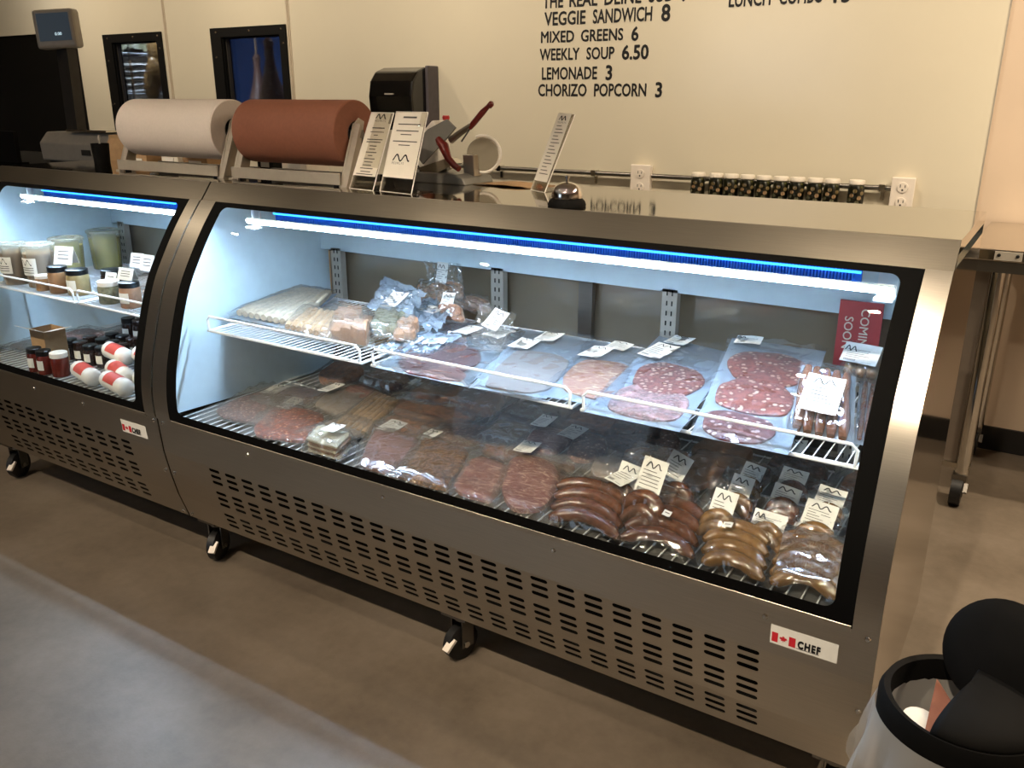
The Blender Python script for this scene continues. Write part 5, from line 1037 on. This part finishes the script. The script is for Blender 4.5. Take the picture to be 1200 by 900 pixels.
MB().lathe([(0, 0), (.030, 0), (.034, .075), (.031, .075), (.028, .006), (0, .006)], (-3.265, 2.09, Z0), 20).build('pot', 'black_plastic', bp)
MB().tube([(-3.27, 2.09, Z0+.01), (-3.28, 2.10, Z0+.105)], .004, 8).build('pen', 'scale_grey', bp)
def carton(x, y, w_, d_, h_, mat, label):
    t = thing('carton', (x, y, Z0), label, 'carton', 'cartons behind the paper rolls')
    MB().box(x-w_/2, x+w_/2, y-d_/2, y+d_/2, Z0, Z0+h_).build('body', mat, t, bevel=.002)
    MB().box(x-w_/2-.001, x+w_/2+.001, y-d_/2-.001, y+d_/2+.001, Z0+h_-.014, Z0+h_+.001).build('lid', mat, t, bevel=.001)
    MB().box(x-w_*.25, x+w_*.25, y-d_/2-.002, y-d_/2, Z0+h_*.25, Z0+h_*.6).build('label', 'paper_white', t)
carton(-3.12, 2.20, .11, .10, .032, 'kraft', 'kraft carton under the outer end of the white roll')
carton(-2.97, 2.23, .10, .09, .042, 'paper_card', 'cream carton under the middle of the white roll')
carton(-2.80, 2.22, .14, .10, .034, 'kraft', 'longer kraft carton near the cutter arm')
carton(-2.43, 2.23, .08, .10, .05, 'black_satin', 'small black carton behind the brown roll')
carton(-2.27, 2.22, .12, .11, .055, 'paper_card', 'white carton behind the brown roll')
# ================================================================== counter with the weighing scale
pc = thing('back_counter', (-4.5, 2.75, 0), 'black counter beyond the short case carrying the scale', 'counter')
MB().box(-5.6, -3.56, 2.42, 3.05, 0, 1.115).build('body', 'black_satin', pc)
MB().box(-5.62, -3.54, 2.40, 3.07, 1.115, 1.14).build('worktop', 'black_plastic', pc)
dvd = thing('counter_screen', (-5.05, 2.42, 1.14), 'black privacy screen standing on the black counter', 'screen')
MB().box(-5.60, -4.47, 2.405, 2.425, 1.15, 1.30).build('panel', 'black_satin', dvd)
MB().box(-5.60, -4.47, 2.40, 2.46, 1.14, 1.15).build('foot', 'black_plastic', dvd)
ws = thing('weighing_scale', (-4.03, 2.58, 1.14), 'grey weighing scale with a pole-mounted customer display', 'scale')
MB().prism([(2.46, 1.165), (2.70, 1.165), (2.70, 1.30), (2.50, 1.30), (2.455, 1.25)], -4.34, -3.80).build('body', 'scale_grey', ws, bevel=.008)
MB().box(-4.31, -3.83, 2.48, 2.69, 1.145, 1.168).build('underside', 'scale_dark', ws)
for x in (-4.2, -3.87): MB().cyl((x, 2.5, 1.14), (x, 2.5, 1.147), .018, 12).build('foot', 'rubber', ws)
MB().box(-4.12, -3.80, 2.47, 2.72, 1.305, 1.316).build('platter', 'chrome', ws, bevel=.003)
MB().box(-3.99, -3.92, 2.453, 2.462, 1.20, 1.225).build('keypad', 'scale_dark', ws)
MB().prism([(-4.325, 1.25), (-4.235, 1.25), (-4.215, 1.74), (-4.305, 1.74)], 2.60, 2.65, 'Y').build('pole', 'scale_dark', ws)
th_ = .60; ax_ = Vector((math.cos(th_), math.sin(th_), .06)); ay_ = Vector((-math.sin(th_), math.cos(th_), 0)); az_ = Vector((-.05, 0, 1)); hc = Vector((-4.265, 2.60, 1.775))
hd = MB().rbox(hc, (.098, .040, .088), (ax_, ay_, az_)).build('display', 'scale_grey', ws, bevel=.014)
MB().rbox(hc-ay_*.0405+az_*.008, (.076, .0015, .062), (ax_, ay_, az_)).build('screen', 'screen_dim', hd)
tm = text_mesh('digits', '0.00', hc-ay_*.0425-az_*.030+ax_*.0, ax_, az_, .014, 'screen_digits', hd, .01)
# ================================================================== bin
cx, cy, zr = .006, 1.342, .55; R = .124
bn = thing('waste_bin', (cx, cy, 0), 'black bin with its round flap swung open', 'bin')
MB().lathe([(0, .0), (R*.80, .0), (R*.82, .01), (R*.96, zr-.05), (R*.90, zr-.05), (R*.78, .03), (0, .03)], (cx, cy, 0), 36).build('body', 'black_plastic', bn)
MB().lathe([(R*.97, zr-.075), (R*1.03, zr-.07), (R*1.04, zr-.01), (R*.98, zr+.006), (R*.90, zr+.003), (R*.885, zr-.03), (R*.93, zr-.07)], (cx, cy, 0), 48).build('collar', 'black_plastic', bn)
dv = Vector((.97, -.25, 0)).normalized(); ds_ = Vector((dv.y*-1, dv.x, 0))
def dome(u, v):
    a = (u-.5)*PI*1.06; x = dv*math.cos(a)+ds_*math.sin(a); rr = R*.93*math.cos(v*PI/2)
    zz = zr+.002+.040*math.sin(v*PI/2)
    return Vector((cx, cy, zz))+x*rr
MB().grid(dome, 28, 10).build('fixed_cover', 'black_plastic', bn, solid=.004)
fc = Vector((.040, 1.402, .617)); fn = Vector((-.28, -.86, .42)).normalized()
MB().lathe([(0, .012), (.055, .009), (.083, .003), (.090, -.003), (.083, -.008), (0, -.008)], fc, 40, fn).build('flap', 'black_plastic', bn)
MB().tube([fc+Vector((-.05, .0, -.068)), fc+Vector((.045, .03, -.060))], .007, 8).build('hinge', 'black_plastic', bn)
def skirt(u, v):
    a = 2*PI*u; r = R*(1.06+.26*v)+(.020*math.sin(9*a+v*3)+.009*math.sin(23*a+2))*v+.02*v*noise.noise(Vector((math.cos(a)*2, math.sin(a)*2, v*2)))
    return (cx+r*math.cos(a), cy+r*math.sin(a), zr-.03-.20*v+.018*noise.noise(Vector((math.cos(a)*1.5, math.sin(a)*1.5, 5)))*v)
MB().grid(skirt, 72, 10).build('bin_bag', 'bag_plastic', bn)
MB().lathe([(R*.9, zr-.03), (R*.84, zr-.11), (R*.7, zr-.17), (0, zr-.18)], (cx, cy, 0), 32).build('bag_inside', 'bag_plastic', bn)
cp = thing('paper_cup', (-.068, 1.335, zr-.13), 'brown paper cup with a white label inside the bin', 'cup')
ax = Vector((.25, -.2, 1)).normalized(); MB().lathe([(0, 0), (.026, 0), (.034, .085), (.031, .085), (.024, .004)], (-.068, 1.335, zr-.13), 20, ax).build('cup', 'brown_print', cp)
MB().lathe([(0, .088), (.025, .087), (.034, .085)], (-.068, 1.335, zr-.13), 20, ax).build('lid', 'paper_white', cp)
pt = MB(); pt.add([(-.042, 1.40, zr-.010), (.010, 1.335, zr-.030), (-.042, 1.290, zr-.055), (-.030, 1.345, zr-.065)], [(0, 1, 2), (0, 3, 2)])
tag(pt.build('paper_triangle', 'roll_brown', solid=.002), 'folded salmon-brown paper triangle inside the bin', 'paper')
